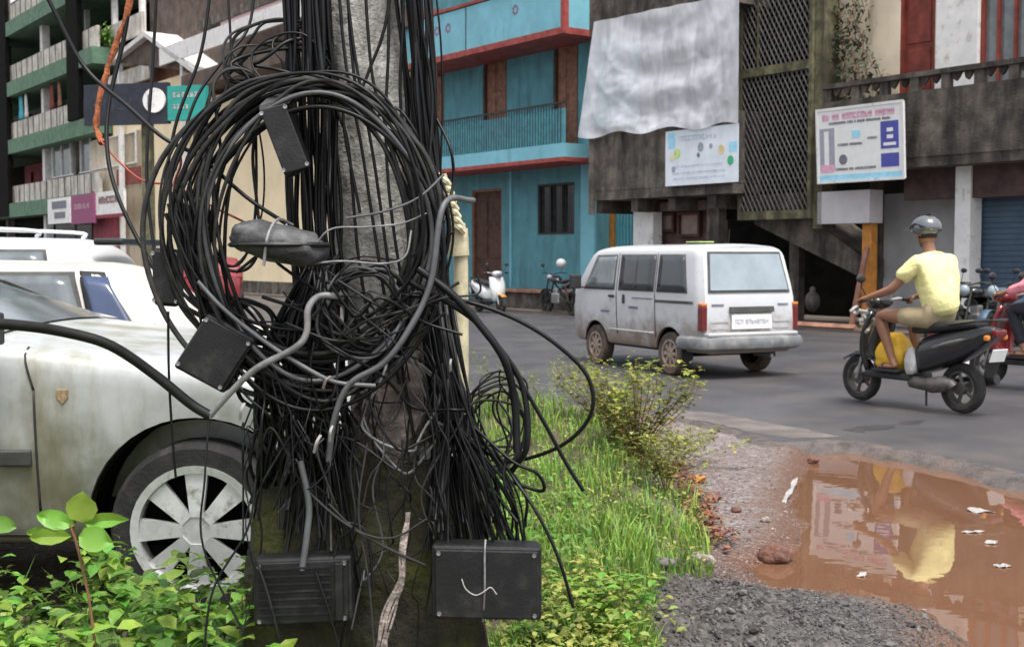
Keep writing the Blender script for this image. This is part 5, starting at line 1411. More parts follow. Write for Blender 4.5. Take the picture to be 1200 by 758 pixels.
def rider(root_loc, rz, label, pose, shirt, lower, bare, helm, group=None):
    e = empty('person', root_loc, rz, label, 'person', group)
    J = pose
    ch = []
    up = [(*J['pelvis'], (.135, .115)), (*J['belly'], (.13, .105)), (*J['chest'], (.125, .085)), (*J['neck0'], (.058, .055)), (*J['neck'], .054), (*J['headb'], .058)]
    ch.append(up)
    for s in (1, -1):
        sfx = 'L' if s > 0 else 'R'
        sh_, el, wr = J['sh'+sfx], J['el'+sfx], J['wr'+sfx]
        md = [(a+b)/2 for a, b in zip(sh_, el)]
        md2 = [(a*2+b)/3 for a, b in zip(el, wr)]
        ch.append([(*J['chest'], (.125, .085)), (*sh_, .050), (*md, .050), (*el, .045), (*md2, .044), (*wr, .029)])
        d = Vector(wr)-Vector(el)
        ch += hand(None, wr, d, (0, 0, 1), (0, -s, 0), 1.05)
        hp, kn, an, toe = J['hp'+sfx], J['kn'+sfx], J['an'+sfx], J['toe'+sfx]
        m1 = [(a+b)/2 for a, b in zip(hp, kn)]; m2 = [(a*.65+b*.35) for a, b in zip(kn, an)]
        ch.append([(*J['pelvis'], (.135, .115)), (*hp, .095), (*m1, .083), (*kn, .060), (*m2, .056), (*an, .036), (*J['heel'+sfx], .034)])
        bl = [(a+b)/2 for a, b in zip(an, toe)]
        ch.append([(*J['heel'+sfx], .034), (bl[0], bl[1], toe[2]+.012, (.042, .028)), (*toe, (.036, .018))])
    b = skin_fig('body', ch, M[bare], e)
    # fuse the head into the body mesh
    hb_ = head(e, None); hc = Vector(J['head'])
    rot = Matrix.Rotation(J.get('yaw', 0), 4, 'Z') @ Matrix.Rotation(J.get('nod', 0), 4, 'Y')
    bmesh.ops.transform(hb_, matrix=Matrix.Translation(hc) @ rot, verts=hb_.verts)
    b2 = BM(); b2.from_mesh(b.data); tmp = bpy.data.meshes.new('t'); hb_.to_mesh(tmp); hb_.free(); b2.from_mesh(tmp); b2.to_mesh(b.data); b2.free(); bpy.data.meshes.remove(tmp)
    for p in b.data.polygons: p.use_smooth = True
    # eyes
    bm = BM()
    for s in (1, -1):
        q = Matrix.Translation(hc) @ rot @ Vector((.083, s*.030, .008)); ellipsoid(bm, q, (.010, .012, .008))
    obj('eyes', bm, M['void'], e, smooth=True)
    # hair at the back under the helmet
    bm = BM(); bmesh.ops.create_uvsphere(bm, u_segments=20, v_segments=12, radius=1, matrix=Matrix.Translation(hc) @ rot @ Matrix.Translation((-.014, 0, .006)) @ Matrix.Diagonal((.100, .083, .118, 1)))
    inv = (Matrix.Translation(hc) @ rot).inverted()
    bmesh.ops.delete(bm, geom=[v for v in bm.verts if (inv @ v.co).x > .02 or (inv @ v.co).z < -.075], context='VERTS'); obj('hair', bm, M['hair'], e, smooth=True)
    # shirt
    k = .018
    sc_ = [[(*J['hem'], (.185, .15)), (*J['belly'], (.18, .15)), (*J['chest'], (.20, .155)), (*J['neck0'], (.135, .12)), (*J['collar'], .075)]]
    for s in (1, -1):
        sfx = 'L' if s > 0 else 'R'; sh_, el = Vector(J['sh'+sfx]), Vector(J['el'+sfx])
        en = sh_.lerp(el, J.get('sleeve', .72))
        cc = [(*J['chest'], (.20, .155)), (*sh_, .094), (*sh_.lerp(el, .4), .082), (*en, .074)]
        if J.get('sleeve', .72) > .95: wr_ = Vector(J['wr'+sfx]); cc.append((*el.lerp(wr_, .5), .055)); cc.append((*el.lerp(wr_, .85), .042))
        sc_.append(cc)
    sh = skin_fig('shirt', sc_, M[shirt], e, 3)
    for v in sh.data.vertices:
        n = mnoise.noise(v.co*7)*.013+.007*abs(math.sin(v.co.z*38+v.co.y*14+3*mnoise.noise(v.co*4)))*(1 if v.co.z < 1.2 else .4)+mnoise.noise(Vector((v.co.x*16, v.co.y*16, v.co.z*6)))*.006; v.co += v.normal*n
    # shorts or trousers
    lw, ln = lower
    pc = [[(*J['belly'], (.14, .118)), (*J['pelvis'], (.155, .13))]]
    for s in (1, -1):
        sfx = 'L' if s > 0 else 'R'; hp, kn, an = Vector(J['hp'+sfx]), Vector(J['kn'+sfx]), Vector(J['an'+sfx])
        c_ = [(*J['pelvis'], (.155, .13)), (*hp, .112)]
        if ln < 1: c_.append((*hp.lerp(kn, ln*.5), .103)); c_.append((*hp.lerp(kn, ln), .090))
        else: c_ += [(*hp.lerp(kn, .5), .097), (*kn, .078), (*kn.lerp(an, .5), .068), (*kn.lerp(an, .93), .055)]
        pc.append(c_)
    skin_fig('shorts' if ln < 1 else 'trousers', pc, M[lw], e, 2)
    # sandals
    for s in (1, -1):
        sfx = 'L' if s > 0 else 'R'; hl, to = Vector(J['heel'+sfx]), Vector(J['toe'+sfx]); d = to-hl
        bm = BM(); cc = (hl+to)/2; cbox(bm, (cc.x, cc.y, min(hl.z, to.z)-.030), (d.length+.09, .095, .026), rzm(math.atan2(d.y, d.x)))
        q = hl.lerp(to, .62); tube(bm, [q+Vector((0, -.045, -.02)), q+Vector((0, -.03, .026)), q+Vector((0, .03, .026)), q+Vector((0, .045, -.02))], .010, 6)
        obj('sandal', bm, M['blackmatt'], e, bevel=.006)
    if helm:
        hm = Matrix.Translation(hc) @ rot
        bm = BM(); bmesh.ops.create_uvsphere(bm, u_segments=28, v_segments=18, radius=1, matrix=Matrix.Translation((-.005, 0, .045)) @ Matrix.Diagonal((.150, .122, .125, 1)))
        for v in bm.verts:
            if v.co.z < .015: v.co.z = .015+(v.co.z-.015)*(.55 if v.co.x < 0 else .1)
            if v.co.z < -.02: v.co.z = -.02
        bmesh.ops.transform(bm, matrix=hm, verts=bm.verts); h_ = obj('helmet', bm, M['helmetgrey'], e, smooth=True, angle=60)
        bm = BM()
        for s in (1, -1):
            prismp = [(-.10, .05), (.02, .10), (.09, .07), (.02, .035)]
            prism(bm, prismp, 'y', s*.098, s*.118)
        cbox(bm, (-.01, 0, .172), (.16, .05, .01)); bmesh.ops.transform(bm, matrix=hm, verts=bm.verts); obj('helmet_vent', bm, M['helmetblack'], h_, bevel=.004)
        bm = BM(); rows = []
        for i in range(9):
            a = R(-62)+i*R(124)/8; rows.append([bm.verts.new((.155*math.cos(a)*1.0+dx, .122*math.sin(a), z)) for dx, z in ((-.02, .075), (.035, .058), (.075, .048))])
        for A_, B_ in zip(rows[:-1], rows[1:]):
            for k_ in range(2): bm.faces.new([A_[k_], A_[k_+1], B_[k_+1], B_[k_]])
        bmesh.ops.transform(bm, matrix=hm, verts=bm.verts); v_ = obj('visor', bm, M['helmetgrey'], h_, smooth=True); v_.modifiers.new('s', 'SOLIDIFY').thickness = .006
        bm = BM(); bmesh.ops.create_uvsphere(bm, u_segments=24, v_segments=8, radius=1, matrix=Matrix.Translation((-.012, 0, .018)) @ Matrix.Diagonal((.146, .119, .026, 1)))
        bmesh.ops.transform(bm, matrix=hm, verts=bm.verts); obj('helmet_rim', bm, M['helmetblack'], h_, smooth=True)
        bm = BM(); tube(bm, cr([hm @ Vector(p) for p in ((0, .088, .02), (.02, .072, -.06), (.04, .03, -.118), (.04, -.03, -.118), (.02, -.072, -.06), (0, -.088, .02))], 4), .006, 5); obj('chin_strap', bm, M['helmetblack'], h_)
    return e
pose = dict(pelvis=(-.34, 0, .90), hem=(-.36, 0, .87), belly=(-.33, 0, 1.06), chest=(-.26, 0, 1.30), neck0=(-.21, 0, 1.44), collar=(-.195, 0, 1.49), neck=(-.185, 0, 1.52), headb=(-.17, 0, 1.60), head=(-.145, 0, 1.665),
            shL=(-.22, .205, 1.385), shR=(-.22, -.205, 1.385), elL=(-.03, .30, 1.13), elR=(-.03, -.30, 1.13), wrL=(.225, .315, 1.055), wrR=(.225, -.315, 1.055),
            hpL=(-.27, .11, .87), hpR=(-.27, -.11, .87), knL=(.20, .215, .885), knR=(.20, -.215, .885), anL=(.08, .16, .46), anR=(.08, -.16, .46),
            heelL=(.03, .16, .395), heelR=(.03, -.16, .395), toeL=(.25, .165, .385), toeR=(.25, -.165, .385), sleeve=.66, nod=.10)
rider(scl, SH, 'person in yellow shirt, tan shorts and silver helmet riding the black scooter', pose, 'shirt', ('shorts', .62), 'skin', True).scale = (1.0, 1.10, 1.0)
pose2 = dict(pose); pose2['sleeve'] = 1.0; pose2['nod'] = .05
rider((5.70, 13.35, 0), R(124), 'person in pink top and dark trousers at the right edge of the photo', pose2, 'pink', ('darkcloth', 1), 'skin', True)
# yellow bag on the footboard and white ribbons at the scooter's front
def bag(name, loc, rz, s, m, label, cat, seed=0):
    bm = BM(); bmesh.ops.create_icosphere(bm, subdivisions=4, radius=1)
    for v in bm.verts:
        p = v.co
        q = Vector((math.copysign(abs(p.x)**.6, p.x), math.copysign(abs(p.y)**.6, p.y), math.copysign(abs(p.z)**.75, p.z)))
        n = 1+.10*mnoise.noise(p*3+Vector((seed, 0, 0)))+.05*mnoise.noise(p*8)
        tw = 1-.35*max(0, q.z)
        v.co = Vector((q.x*s[0]*n*tw, q.y*s[1]*n*tw, q.z*s[2]*n))
    o = obj(name, bm, m, smooth=True, angle=70); o.location = loc; o.rotation_euler.z = rz; tag(o, label, cat); return o
fw = lambda x, y, z: scl+Vector((x*math.cos(SH)-y*math.sin(SH), x*math.sin(SH)+y*math.cos(SH), z))
bag('carry_bag', fw(.19, .01, .515), SH, (.17, .15, .19), M['yellow'], 'bright yellow bag standing on the footboard between the rider\'s legs', 'bag', 3)
bag('grey_bag', fw(-.12, .14, .46), SH, (.06, .05, .13), M['greywhite'], 'small grey cloth bundle behind the yellow bag', 'bag', 9)
bm = BM(); rn = random.Random(8)
for k in range(9):
    a = fw(.50+rn.uniform(-.05, .05), rn.uniform(-.05, .16), .90+rn.uniform(-.04, .04)); pts = [a]
    for q in range(6): pts.append(pts[-1]+Vector((rn.uniform(-.07, .07), rn.uniform(-.06, .06), rn.uniform(-.07, .045))))
    tube(bm, cr(pts, 4), .017, 6)
tag(obj('ribbon_bunch', bm, M['litter_white'], smooth=True), 'tangled white ribbons tied on the front of the black scooter', 'ribbon')

# ================================================================= POLE
PB = Vector((-.325, 3.32, 0))
pole = empty('utility_pole', PB, 0, 'weathered concrete utility pole buried under black cables', 'utility pole')
bm = BM(); rings = []; n = 28
for i in range(61):
    z = .7+i*.09; t = (z-1.2); cx = -.088*t+.01*math.sin(z*2); r = .128-.007*t
    ring = []
    for k in range(n):
        a = 2*PI*k/n; p = Vector((math.cos(a), math.sin(a), 0))
        q = 1+.05*mnoise.noise(Vector((p.x*2, p.y*2, z*3)))+.025*mnoise.noise(Vector((p.x*7, p.y*7, z*9)))
        ring.append(bm.verts.new((cx+p.x*r*q, p.y*r*q, z)))
    rings.append(ring)
for A_, B_ in zip(rings[:-1], rings[1:]):
    for k in range(n): bm.faces.new([A_[k], A_[(k+1) % n], B_[(k+1) % n], B_[k]])
bm.faces.new(rings[-1]); obj('shaft', bm, M['pole'], pole, smooth=True, angle=80)
bm = BM(); box(bm, (-.35, -.22, -.1), (.24, .32, .93)); bmesh.ops.subdivide_edges(bm, edges=bm.edges, cuts=24, use_grid_fill=True)
for v in bm.verts:
    p = v.co.copy(); n_ = fbm(p.x*1.0+p.y, p.z, 3.5)*.045+fbm(p.x+p.y*2, p.z, 12, 5)*.014
    c = Vector((-.055, .05, p.z)); d = (p-c); d.z = 0
    tp = max(0, p.z-.75); v.co = p+d.normalized()*n_-d*tp*1.1; v.co.z += fbm(p.x, p.y, 5, 2)*.04 if p.z > .9 else 0
    v.co += Vector((0, 0, 0))
obj('footing', bm, M['moss'], pole, smooth=True, angle=60)
bm = BM(); bmesh.ops.create_icosphere(bm, subdivisions=4, radius=1)
for v in bm.verts:
    n_ = 1+.25*mnoise.noise(v.co*2.2)+.15*mnoise.noise(v.co*6); v.co = Vector((.02+v.co.x*.115*n_, -.10+v.co.y*.09*n_, 1.05+v.co.z*.155*n_))
obj('broken_concrete', bm, M['concrete_bare'], pole, smooth=True, angle=50)

# PVC pipe with rope round its head
pp = empty('pvc_pipe', at(540, 415, 3.45)*Vector((1, 1, 0)) if False else (at(540, 415, 3.45).x, 3.45, 0), 0, 'cream plastic conduit pipe right of the pole, wound with rope', 'pipe')
o0 = Vector(pp.location)
bm = BM(); tube(bm, [at(541, 560, 3.45)-o0, at(541, 400, 3.45)-o0, at(540, 300, 3.45)-o0, at(537, 262, 3.45)-o0], .020, 12); obj('pipe', bm, M['pvc'], pp, smooth=True)
bm = BM(); tube(bm, [at(538, 300, 3.45)-o0, at(536, 268, 3.45)-o0], .029, 12); obj('coupling', bm, M['pvc'], pp, smooth=True)
bm = BM()
for k in range(7):
    a = at(519+k*2.6, 212+k*9, 3.42)-o0; tube(bm, [a+Vector((-.016, 0, .016)), a+Vector((.012, -.012, -.004)), a+Vector((.02, 0, -.016))], .009, 6)
tube(bm, [at(517, 205, 3.44)-o0, at(537, 275, 3.44)-o0], .015, 8); obj('rope_binding', bm, M['pvc'], pp, smooth=True)

# ================================================================= CABLES
CR = random.Random(21)
def W3(pts, dj=0.0):
    """image positions with real distance -> points"""
    return [at(p[0], p[1], p[2]) for p in pts]
def cable(name, pts, r, m, label, cat='cable', group=None, n=7, sides=6, closed=False, parent=None):
    bm = BM(); tube(bm, cr(pts, n, closed), r, sides, closed)
    o = obj(name, bm, m, parent, smooth=True, angle=80)
    if label: tag(o, label, cat, group)
    return o
def coil(name, label, cx, cy, Y, gen, nl, rad, mats, group=None, npt=14):
    c0 = at(cx, cy, Y); e = empty(name, (c0.x, c0.y, c0.z), 0, label, 'cable coil', group)
    for i in range(nl):
        lx, rx_, ty, by, y0, tl = gen(i)
        pts = []
        ph = CR.uniform(0, 6); w1 = CR.uniform(1, 11); w2 = CR.uniform(1, 10)
        for k in range(npt):
            a = 2*PI*k/npt
            x = (lx+rx_)/2+(rx_-lx)/2*math.cos(a)+w1*math.sin(3*a+ph); y = (ty+by)/2-(by-ty)/2*math.sin(a)+w2*math.cos(2*a+ph*2)
            Y_ = y0+tl*math.cos(a)+.012*math.sin(2*a+ph)
            pts.append(at(x, y, Y_)-c0)
        bm = BM(); tube(bm, cr(pts, 6, True), rad*CR.uniform(.5, 1.15), 7, True)
        obj('cable_loop', bm, CR.choice(mats), e, smooth=True, angle=80)
    return e
MB_ = [M['cable']]*5+[M['cable_dust']]*3+[M['cable_grey']]
def g_big(i):
    f = CR.random()
    if i < 8: l = CR.gauss(194, 12); r_ = CR.gauss(503, 10); t = CR.gauss(93, 6); b = CR.gauss(432, 15)
    elif i < 15: l = CR.gauss(224, 22); r_ = CR.gauss(513, 7); t = CR.gauss(100, 8); b = CR.gauss(455, 14)
    else: l = CR.uniform(180, 262); r_ = CR.uniform(478, 524); t = CR.uniform(80, 125); b = CR.uniform(400, 480)
    return l, r_, t, b, CR.uniform(3.0, 3.09), CR.uniform(-.03, .02)
coil('cable_coil', 'largest coil of thick black cable hung round the pole', 350, 265, 3.05, g_big, 25, .0064, MB_)
coil('cable_coil', 'small coil of black cable on the pole face, inside the right of the largest coil', 430, 362, 3.0, lambda i: (CR.uniform(372, 398), CR.uniform(462, 486), CR.uniform(302, 328), CR.uniform(398, 425), CR.uniform(2.98, 3.03), .01), 9, .0044, MB_)
coil('cable_coil', 'loose coil of thin dull wire hanging below the small coil', 470, 465, 3.05, lambda i: (CR.uniform(425, 450), CR.uniform(505, 532), CR.uniform(395, 425), CR.uniform(525, 552), CR.uniform(3.0, 3.06), .02), 4, .0035, [M['cable_dust'], M['cable_light'], M['cable']])
coil('cable_coil', 'small coil of thin black cable dangling right of the pole before the grass', 578, 500, 3.15, lambda i: (CR.uniform(540, 568), CR.uniform(590, 622), CR.uniform(425, 470), CR.uniform(525, 560), CR.uniform(3.1, 3.2), .03), 9, .0034, MB_)
coil('cable_coil', 'tall narrow loop of thin cable left of the upper black box', 272, 190, 3.1, lambda i: (CR.uniform(236, 252), CR.uniform(300, 330), CR.uniform(60, 84), CR.uniform(300, 345), CR.uniform(3.08, 3.14), .02), 3, .0042, MB_)
coil('cable_coil', 'bunched black loops at the head of the pole, above the largest coil', 350, 60, 3.15, lambda i: (CR.uniform(240, 330), CR.uniform(375, 400), CR.uniform(20, 60), CR.uniform(90, 130), CR.uniform(3.12, 3.2), .02), 9, .0048, MB_)

# vertical runs on the left and right of the pole
gL = 'black cables running down the pole'
for i in range(36):
    x = CR.gauss(366, 12) if i % 3 else CR.uniform(335, 394)
    Y = 3.17+CR.uniform(-.04, .05); pts = []
    y = -700; xx = x-50+CR.uniform(-12, 12)
    pts.append((xx, y, Y))
    for yy in (-300, 0, 120, 240, 350, 450):
        pts.append((x+CR.uniform(-7, 7)+(yy-200)*.035, yy, Y+CR.uniform(-.02, .02)))
    end = CR.uniform(480, 700); pts.append((x+CR.uniform(-35, 50), end, 3.02+CR.uniform(-.02, .06)))
    cable('cable', W3(pts), CR.uniform(.0032, .0062), M['cable'] if CR.random() < .85 else M['cable_dust'], 'black cable running down the left face of the pole', group=gL)
for i in range(30):
    x = CR.gauss(498, 10); Y = 3.2+CR.uniform(-.05, .08)
    pts = [(x-60+CR.uniform(-14, 14), -700, Y), (x-34+CR.uniform(-10, 10), -200, Y)]
    for yy in (0, 110, 220, 320, 420): pts.append((x+CR.uniform(-6, 6)+(yy-150)*.07, yy, Y+CR.uniform(-.02, .02)))
    ex = CR.uniform(500, 610); pts += [(x+20+(ex-520)*.25, 500, 3.14+CR.uniform(-.05, .05)), (ex, CR.uniform(600, 650), 3.0+CR.uniform(-.02, .10))]
    cable('cable', W3(pts), CR.uniform(.0024, .0058), M['cable'] if CR.random() < .8 else M['cable_dust'], 'black cable falling down the right side of the pole', group='black cables falling down the right side of the pole')
# thin cables over the concrete face
for i, (a, b, c) in enumerate((((404, -40), (440, 200), (470, 420)), ((398, 0), (425, 180), (448, 330)), ((460, -60), (430, 90), (402, 130)), ((430, 20), (450, 140), (485, 260)), ((455, -30), (452, 150), (460, 260)), ((472, -40), (470, 130), (500, 300)), ((415, 90), (470, 130), (505, 200)), ((386, 60), (408, 170), (420, 300)))):
    cable('cable', W3([(a[0]-20, a[1]-500, 3.2), (*a, 3.17), (*b, 3.165), (*c, 3.14), (c[0]+20, c[1]+120, 3.12)]), .0045, M['cable'], 'thin black cable lying across the bare concrete of the pole', group='thin cables across the bare concrete')
# fan of cables on the lower right into the box
for i in range(38):
    x0 = CR.uniform(505, 540); y0 = CR.uniform(400, 440)
    ex = CR.uniform(505, 618); ey = CR.uniform(600, 645)
    sx = (ex-505)/113
    Y = 3.06+CR.uniform(-.06, .08)
    pts = [(x0-10, y0-60, 3.12), (x0, y0, Y), (x0+4+sx*22+CR.uniform(-6, 6), 490+CR.uniform(-12, 12), Y-.02), (ex-8+CR.uniform(-8, 8), 570+CR.uniform(-15, 15), Y-.04), (ex, ey, Y-.03)]
    cable('cable', W3(pts), CR.uniform(.0024, .0046), M['cable'] if CR.random() < .85 else M['cable_dust'], 'black cable fanning down into the lower right junction box', group='cables fanning into the lower right box')
# tangle in front of the footing
for i in range(64):
    x = CR.uniform(295, 520); y = CR.uniform(400, 520); Y = 3.0+CR.uniform(-.04, .07)
    pts = [(x, y, Y)]; ax = CR.uniform(-1, 1)
    for k in range(CR.randrange(4, 7)):
        x += ax*CR.uniform(2, 30)+CR.uniform(-16, 16); y += CR.uniform(10, 72) if CR.random() < .85 else CR.uniform(-40, 0); pts.append((min(525, max(285, x)), y, Y+CR.uniform(-.03, .02)))
    m_ = CR.random(); cable('wire', W3(pts), CR.uniform(.0012, .0034), M['cable'] if m_ < .72 else M['cable_dust'] if m_ < .95 else M['cable_grey'], 'thin tangled wire hanging before the mossy footing', 'wire', 'tangled wires before the mossy footing')
for i in range(40):
    x = CR.uniform(300, 398); Y = 3.10+CR.uniform(-.04, .05)
    pts = [(380+CR.uniform(-20, 20), 300, 3.16), (x*.6+150+CR.uniform(-15, 15), 380, Y), (x+CR.uniform(-10, 10), 440, Y), (x+CR.uniform(-12, 12), 500, Y), (x+CR.uniform(-14, 14), 545, Y), (x+CR.uniform(-10, 10), CR.uniform(575, 600), 3.16)]
    cable('cable', W3(pts), CR.uniform(.004, .0075), M['cable'], 'black cable in the dense hank above the left of the footing', group='dense hank above the left of the footing')
# crossing cables in the middle knot
for i in range(15):
    x = CR.uniform(270, 400); y = CR.uniform(300, 400); Y = 2.98+CR.uniform(-.03, .06); pts = [(x, y, Y)]
    for k in range(5):
        x += CR.uniform(10, 55); y += CR.uniform(-30, 45); pts.append((min(560, x), min(480, y), Y+CR.uniform(-.03, .03)))
    cable('cable', W3(pts), CR.uniform(.0018, .0046), M['cable'] if CR.random() < .78 else M['cable_dust'], 'cable crossing the knot at the middle of the pole', group='cables knotted at the middle of the pole')
for i in range(18):
    x = CR.uniform(225, 330); y = CR.uniform(350, 440); Y = 3.04+CR.uniform(-.03, .07); sx_ = CR.uniform(192, 225); pts = [(sx_, CR.uniform(215, 260), Y), ((sx_*2+x)/3+4, 330, Y), (x, y, Y)]
    for k in range(4):
        x += CR.uniform(5, 45); y += CR.uniform(8, 40); pts.append((x, y, Y+CR.uniform(-.03, .03)))
    cable('cable', W3(pts), CR.uniform(.003, .0058), M['cable'], 'dark cable bunched at the lower left of the largest coil', group='cables bunched at the lower left of the coil')
# named single ones
S = lambda nm, pts, r, m, lab, **k: cable(nm, W3(pts), r, M[m], lab, **k)
S('thick_hose', [(-160, 385, 2.6), (-60, 378, 2.7), (20, 381, 2.8), (80, 390, 2.88), (130, 405, 2.92), (180, 438, 2.97), (222, 472, 3.0), (246, 487, 3.0)], .0125, 'cable_dust', 'thick dark hose sagging across the silver car fender', cat='hose')
S('grey_conduit', [(246, 487, 3.0), (268, 462, 2.98), (300, 432, 2.96), (345, 408, 2.95), (359, 390, 2.95), (361, 362, 2.95), (374, 347, 2.96), (398, 347, 2.97)], .0085, 'cable_light', 'pale grey conduit bending up to the pole from the end of the hose', cat='conduit')
S('grey_conduit', [(555, 235, 3.1), (520, 240, 2.96), (505, 330, 2.94), (480, 385, 2.93), (450, 425, 2.93), (410, 450, 2.94), (392, 490, 2.95), (385, 540, 2.97)], .0075, 'cable_grey', 'grey conduit sweeping down across the small coil', cat='conduit')
S('grey_conduit', [(352, 540, 2.97), (362, 590, 2.96), (360, 625, 2.95), (354, 668, 2.94)], .0085, 'cable_grey', 'short pale pipe end pointing down at the ribbed box', cat='conduit')
S('cable', [(232, 330, 2.98), (262, 362, 2.97), (310, 400, 2.96), (360, 432, 2.96), (395, 448, 2.97), (440, 452, 2.98)], .0055, 'cable_grey', 'greyish cable slanting below the largest coil to the pole')
S('cable', [(470, 345, 3.0), (540, 352, 3.0), (600, 372, 3.0), (650, 402, 3.0), (688, 440, 3.0), (694, 480, 3.0), (672, 512, 3.02), (635, 532, 3.05), (590, 540, 3.08), (560, 520, 3.1)], .0052, 'cable', 'long black cable looping out over the road and grass')
S('cable', [(490, 315, 2.98), (530, 345, 2.97), (560, 378, 2.97), (590, 420, 2.97), (603, 470, 3.0), (606, 530, 3.0)], .0095, 'cable', 'thickest black cable arching down right of the pipe')
S('cable', [(480, 330, 3.0), (545, 366, 2.98), (580, 402, 2.98), (612, 452, 3.0), (618, 520, 3.0), (600, 552, 3.05)], .0075, 'cable', 'thick black cable just outside the thickest one')
S('cable', [(500, 340, 3.0), (560, 380, 3.0), (600, 432, 3.0), (636, 492, 3.0), (665, 545, 3.0), (684, 575, 3.0)], .005, 'cable', 'straight black cable end pointing down to the right in front of the grass')
S('cable', [(555, 500, 3.05), (600, 540, 3.0), (630, 555, 3.0), (636, 575, 3.02), (600, 565, 3.05)], .0045, 'cable', 'short kinked cable beside the dangling coil')
S('cable', [(575, 520, 3.1), (602, 560, 3.0), (630, 602, 2.95), (655, 655, 2.93), (672, 712, 2.92)], .0042, 'cable', 'thin black cable drooping right of the lower right box')
S('cable', [(585, 470, 3.1), (600, 500, 3.05), (590, 560, 3.0), (606, 600, 3.0), (618, 660, 3.02)], .0032, 'cable', 'thin wire hanging just above the lower right box')
S('cable', [(30, -60, 3.2), (62, 10, 3.2), (100, 80, 3.2), (150, 125, 3.15), (192, 162, 3.1), (235, 185, 3.1), (290, 232, 3.05), (335, 262, 3.05)], .0058, 'cable', 'black cable slanting from the top left into the coil')
S('cable', [(160, -80, 3.4), (148, 30, 3.4), (128, 120, 3.35), (126, 180, 3.3), (140, 235, 3.25), (172, 300, 3.2), (205, 350, 3.1), (238, 372, 3.05)], .006, 'cable', 'black cable hanging beside the rusty strip to the lower coil')
S('cable', [(186, -60, 3.3), (180, 60, 3.3), (172, 200, 3.25), (182, 300, 3.2), (195, 350, 3.1)], .0045, 'cable', 'black cable hanging straight before the gabled house')
S('cable', [(250, -40, 3.3), (236, 60, 3.25), (205, 150, 3.2), (190, 260, 3.15), (205, 340, 3.1)], .0045, 'cable', 'black cable curving down left of the largest coil')
S('cable', [(265, -40, 3.3), (270, 80, 3.25), (250, 150, 3.2), (243, 250, 3.15)], .0035, 'cable', 'thin cable hanging across the white fascia')
S('cable', [(300, -40, 3.3), (292, 30, 3.25), (262, 70, 3.2), (228, 120, 3.15), (205, 200, 3.1)], .004, 'cable', 'thin cable arching over the top left of the coil')
S('cable', [(500, -80, 3.3), (505, 30, 3.3), (508, 100, 3.3), (512, 200, 3.3)], .009, 'cable', 'thick black cable standing clear right of the pole top')
S('cable', [(512, 140, 3.2), (528, 175, 3.15), (531, 215, 3.15), (520, 260, 3.1)], .004, 'cable', 'thin cable bulging beside the pipe head')
S('drop_wire', [(197, 365, 3.0), (198, 440, 3.0), (202, 510, 3.0), (206, 560, 3.0)], .0032, 'cable', 'single thin wire hanging straight down before the silver fender', cat='wire')
S('drop_wire', [(300, 560, 2.95), (290, 620, 2.93), (250, 690, 2.92), (238, 770, 2.9)], .003, 'cable', 'thin wire trailing into the weeds before the wheel', cat='wire')
S('drop_wire', [(245, 490, 3.0), (240, 560, 2.97), (238, 640, 2.95), (285, 740, 2.93)], .0028, 'cable', 'thin wire hanging before the wheel hub', cat='wire')
S('drop_wire', [(430, 520, 2.97), (420, 600, 2.96), (432, 680, 2.95), (440, 780, 2.95)], .003, 'cable_dust', 'thin dusty wire left of the frayed root on the footing', cat='wire')
S('drop_wire', [(300, 655, 2.93), (315, 700, 2.92), (330, 760, 2.92)], .0032, 'cable_dust', 'short wire crossing the ribbed box at its left', cat='wire')
S('drop_wire', [(370, 670, 2.93), (385, 715, 2.92), (400, 770, 2.92)], .0032, 'cable', 'short wire crossing the ribbed box at its right', cat='wire')
S('drop_wire', [(360, 575, 2.97), (400, 610, 2.95), (450, 640, 2.95), (498, 662, 2.95)], .0035, 'cable_dust', 'wire slanting across the moss to the lower right box', cat='wire')
S('drop_wire', [(385, 590, 2.97), (420, 622, 2.95), (460, 630, 2.95), (500, 608, 2.97)], .003, 'cable_dust', 'sagging wire above the slanting one on the moss', cat='wire')
S('earth_wire', [(500, 250, 3.0), (470, 262, 2.97), (430, 266, 2.96), (390, 268, 2.96), (372, 285, 2.96), (362, 315, 2.97)], .0022, 'cable_light', 'thin pale tie wire across the pole above the small coil', cat='wire')
S('earth_wire', [(360, 310, 2.95), (400, 306, 2.94), (450, 309, 2.95), (475, 300, 2.95), (482, 270, 2.96)], .0024, 'cable_light', 'thin pale wire hooked over the grey cover', cat='wire')
S('earth_wire', [(520, 205, 3.0), (490, 232, 2.97), (450, 248, 2.96), (405, 256, 2.97)], .003, 'cable_grey', 'grey wire crossing under the right of the largest coil', cat='wire')
S('red_wire', [(118, 165, 3.35), (140, 190, 3.33), (168, 212, 3.3), (205, 218, 3.25), (245, 240, 3.2), (290, 262, 3.15)], .003, 'redwire', 'thin red orange wire running from the rusty strip to the coil', cat='wire')
S('red_wire', [(205, 160, 3.15), (212, 190, 3.14), (204, 220, 3.13), (214, 262, 3.12)], .0035, 'redpaint', 'short red wire among the left strands of the coil', cat='wire')
# rusty strip
bm = BM(); pts = cr(W3([(165, -90, 3.4), (150, 10, 3.4), (132, 62, 3.4), (118, 110, 3.38), (113, 150, 3.37), (120, 168, 3.36)]), 6)
tube(bm, pts, [.006+.003*abs(math.sin(i*.9)) for i in range(len(pts))], 7)
for v in bm.verts: v.co += Vector((mnoise.noise(v.co*50), 0, mnoise.noise(v.co*45+Vector((9, 9, 9)))))*.007
tag(obj('rusty_strip', bm, M['rust'], smooth=True), 'rusty orange strip hanging from the top left beside a black cable', 'metal strip')
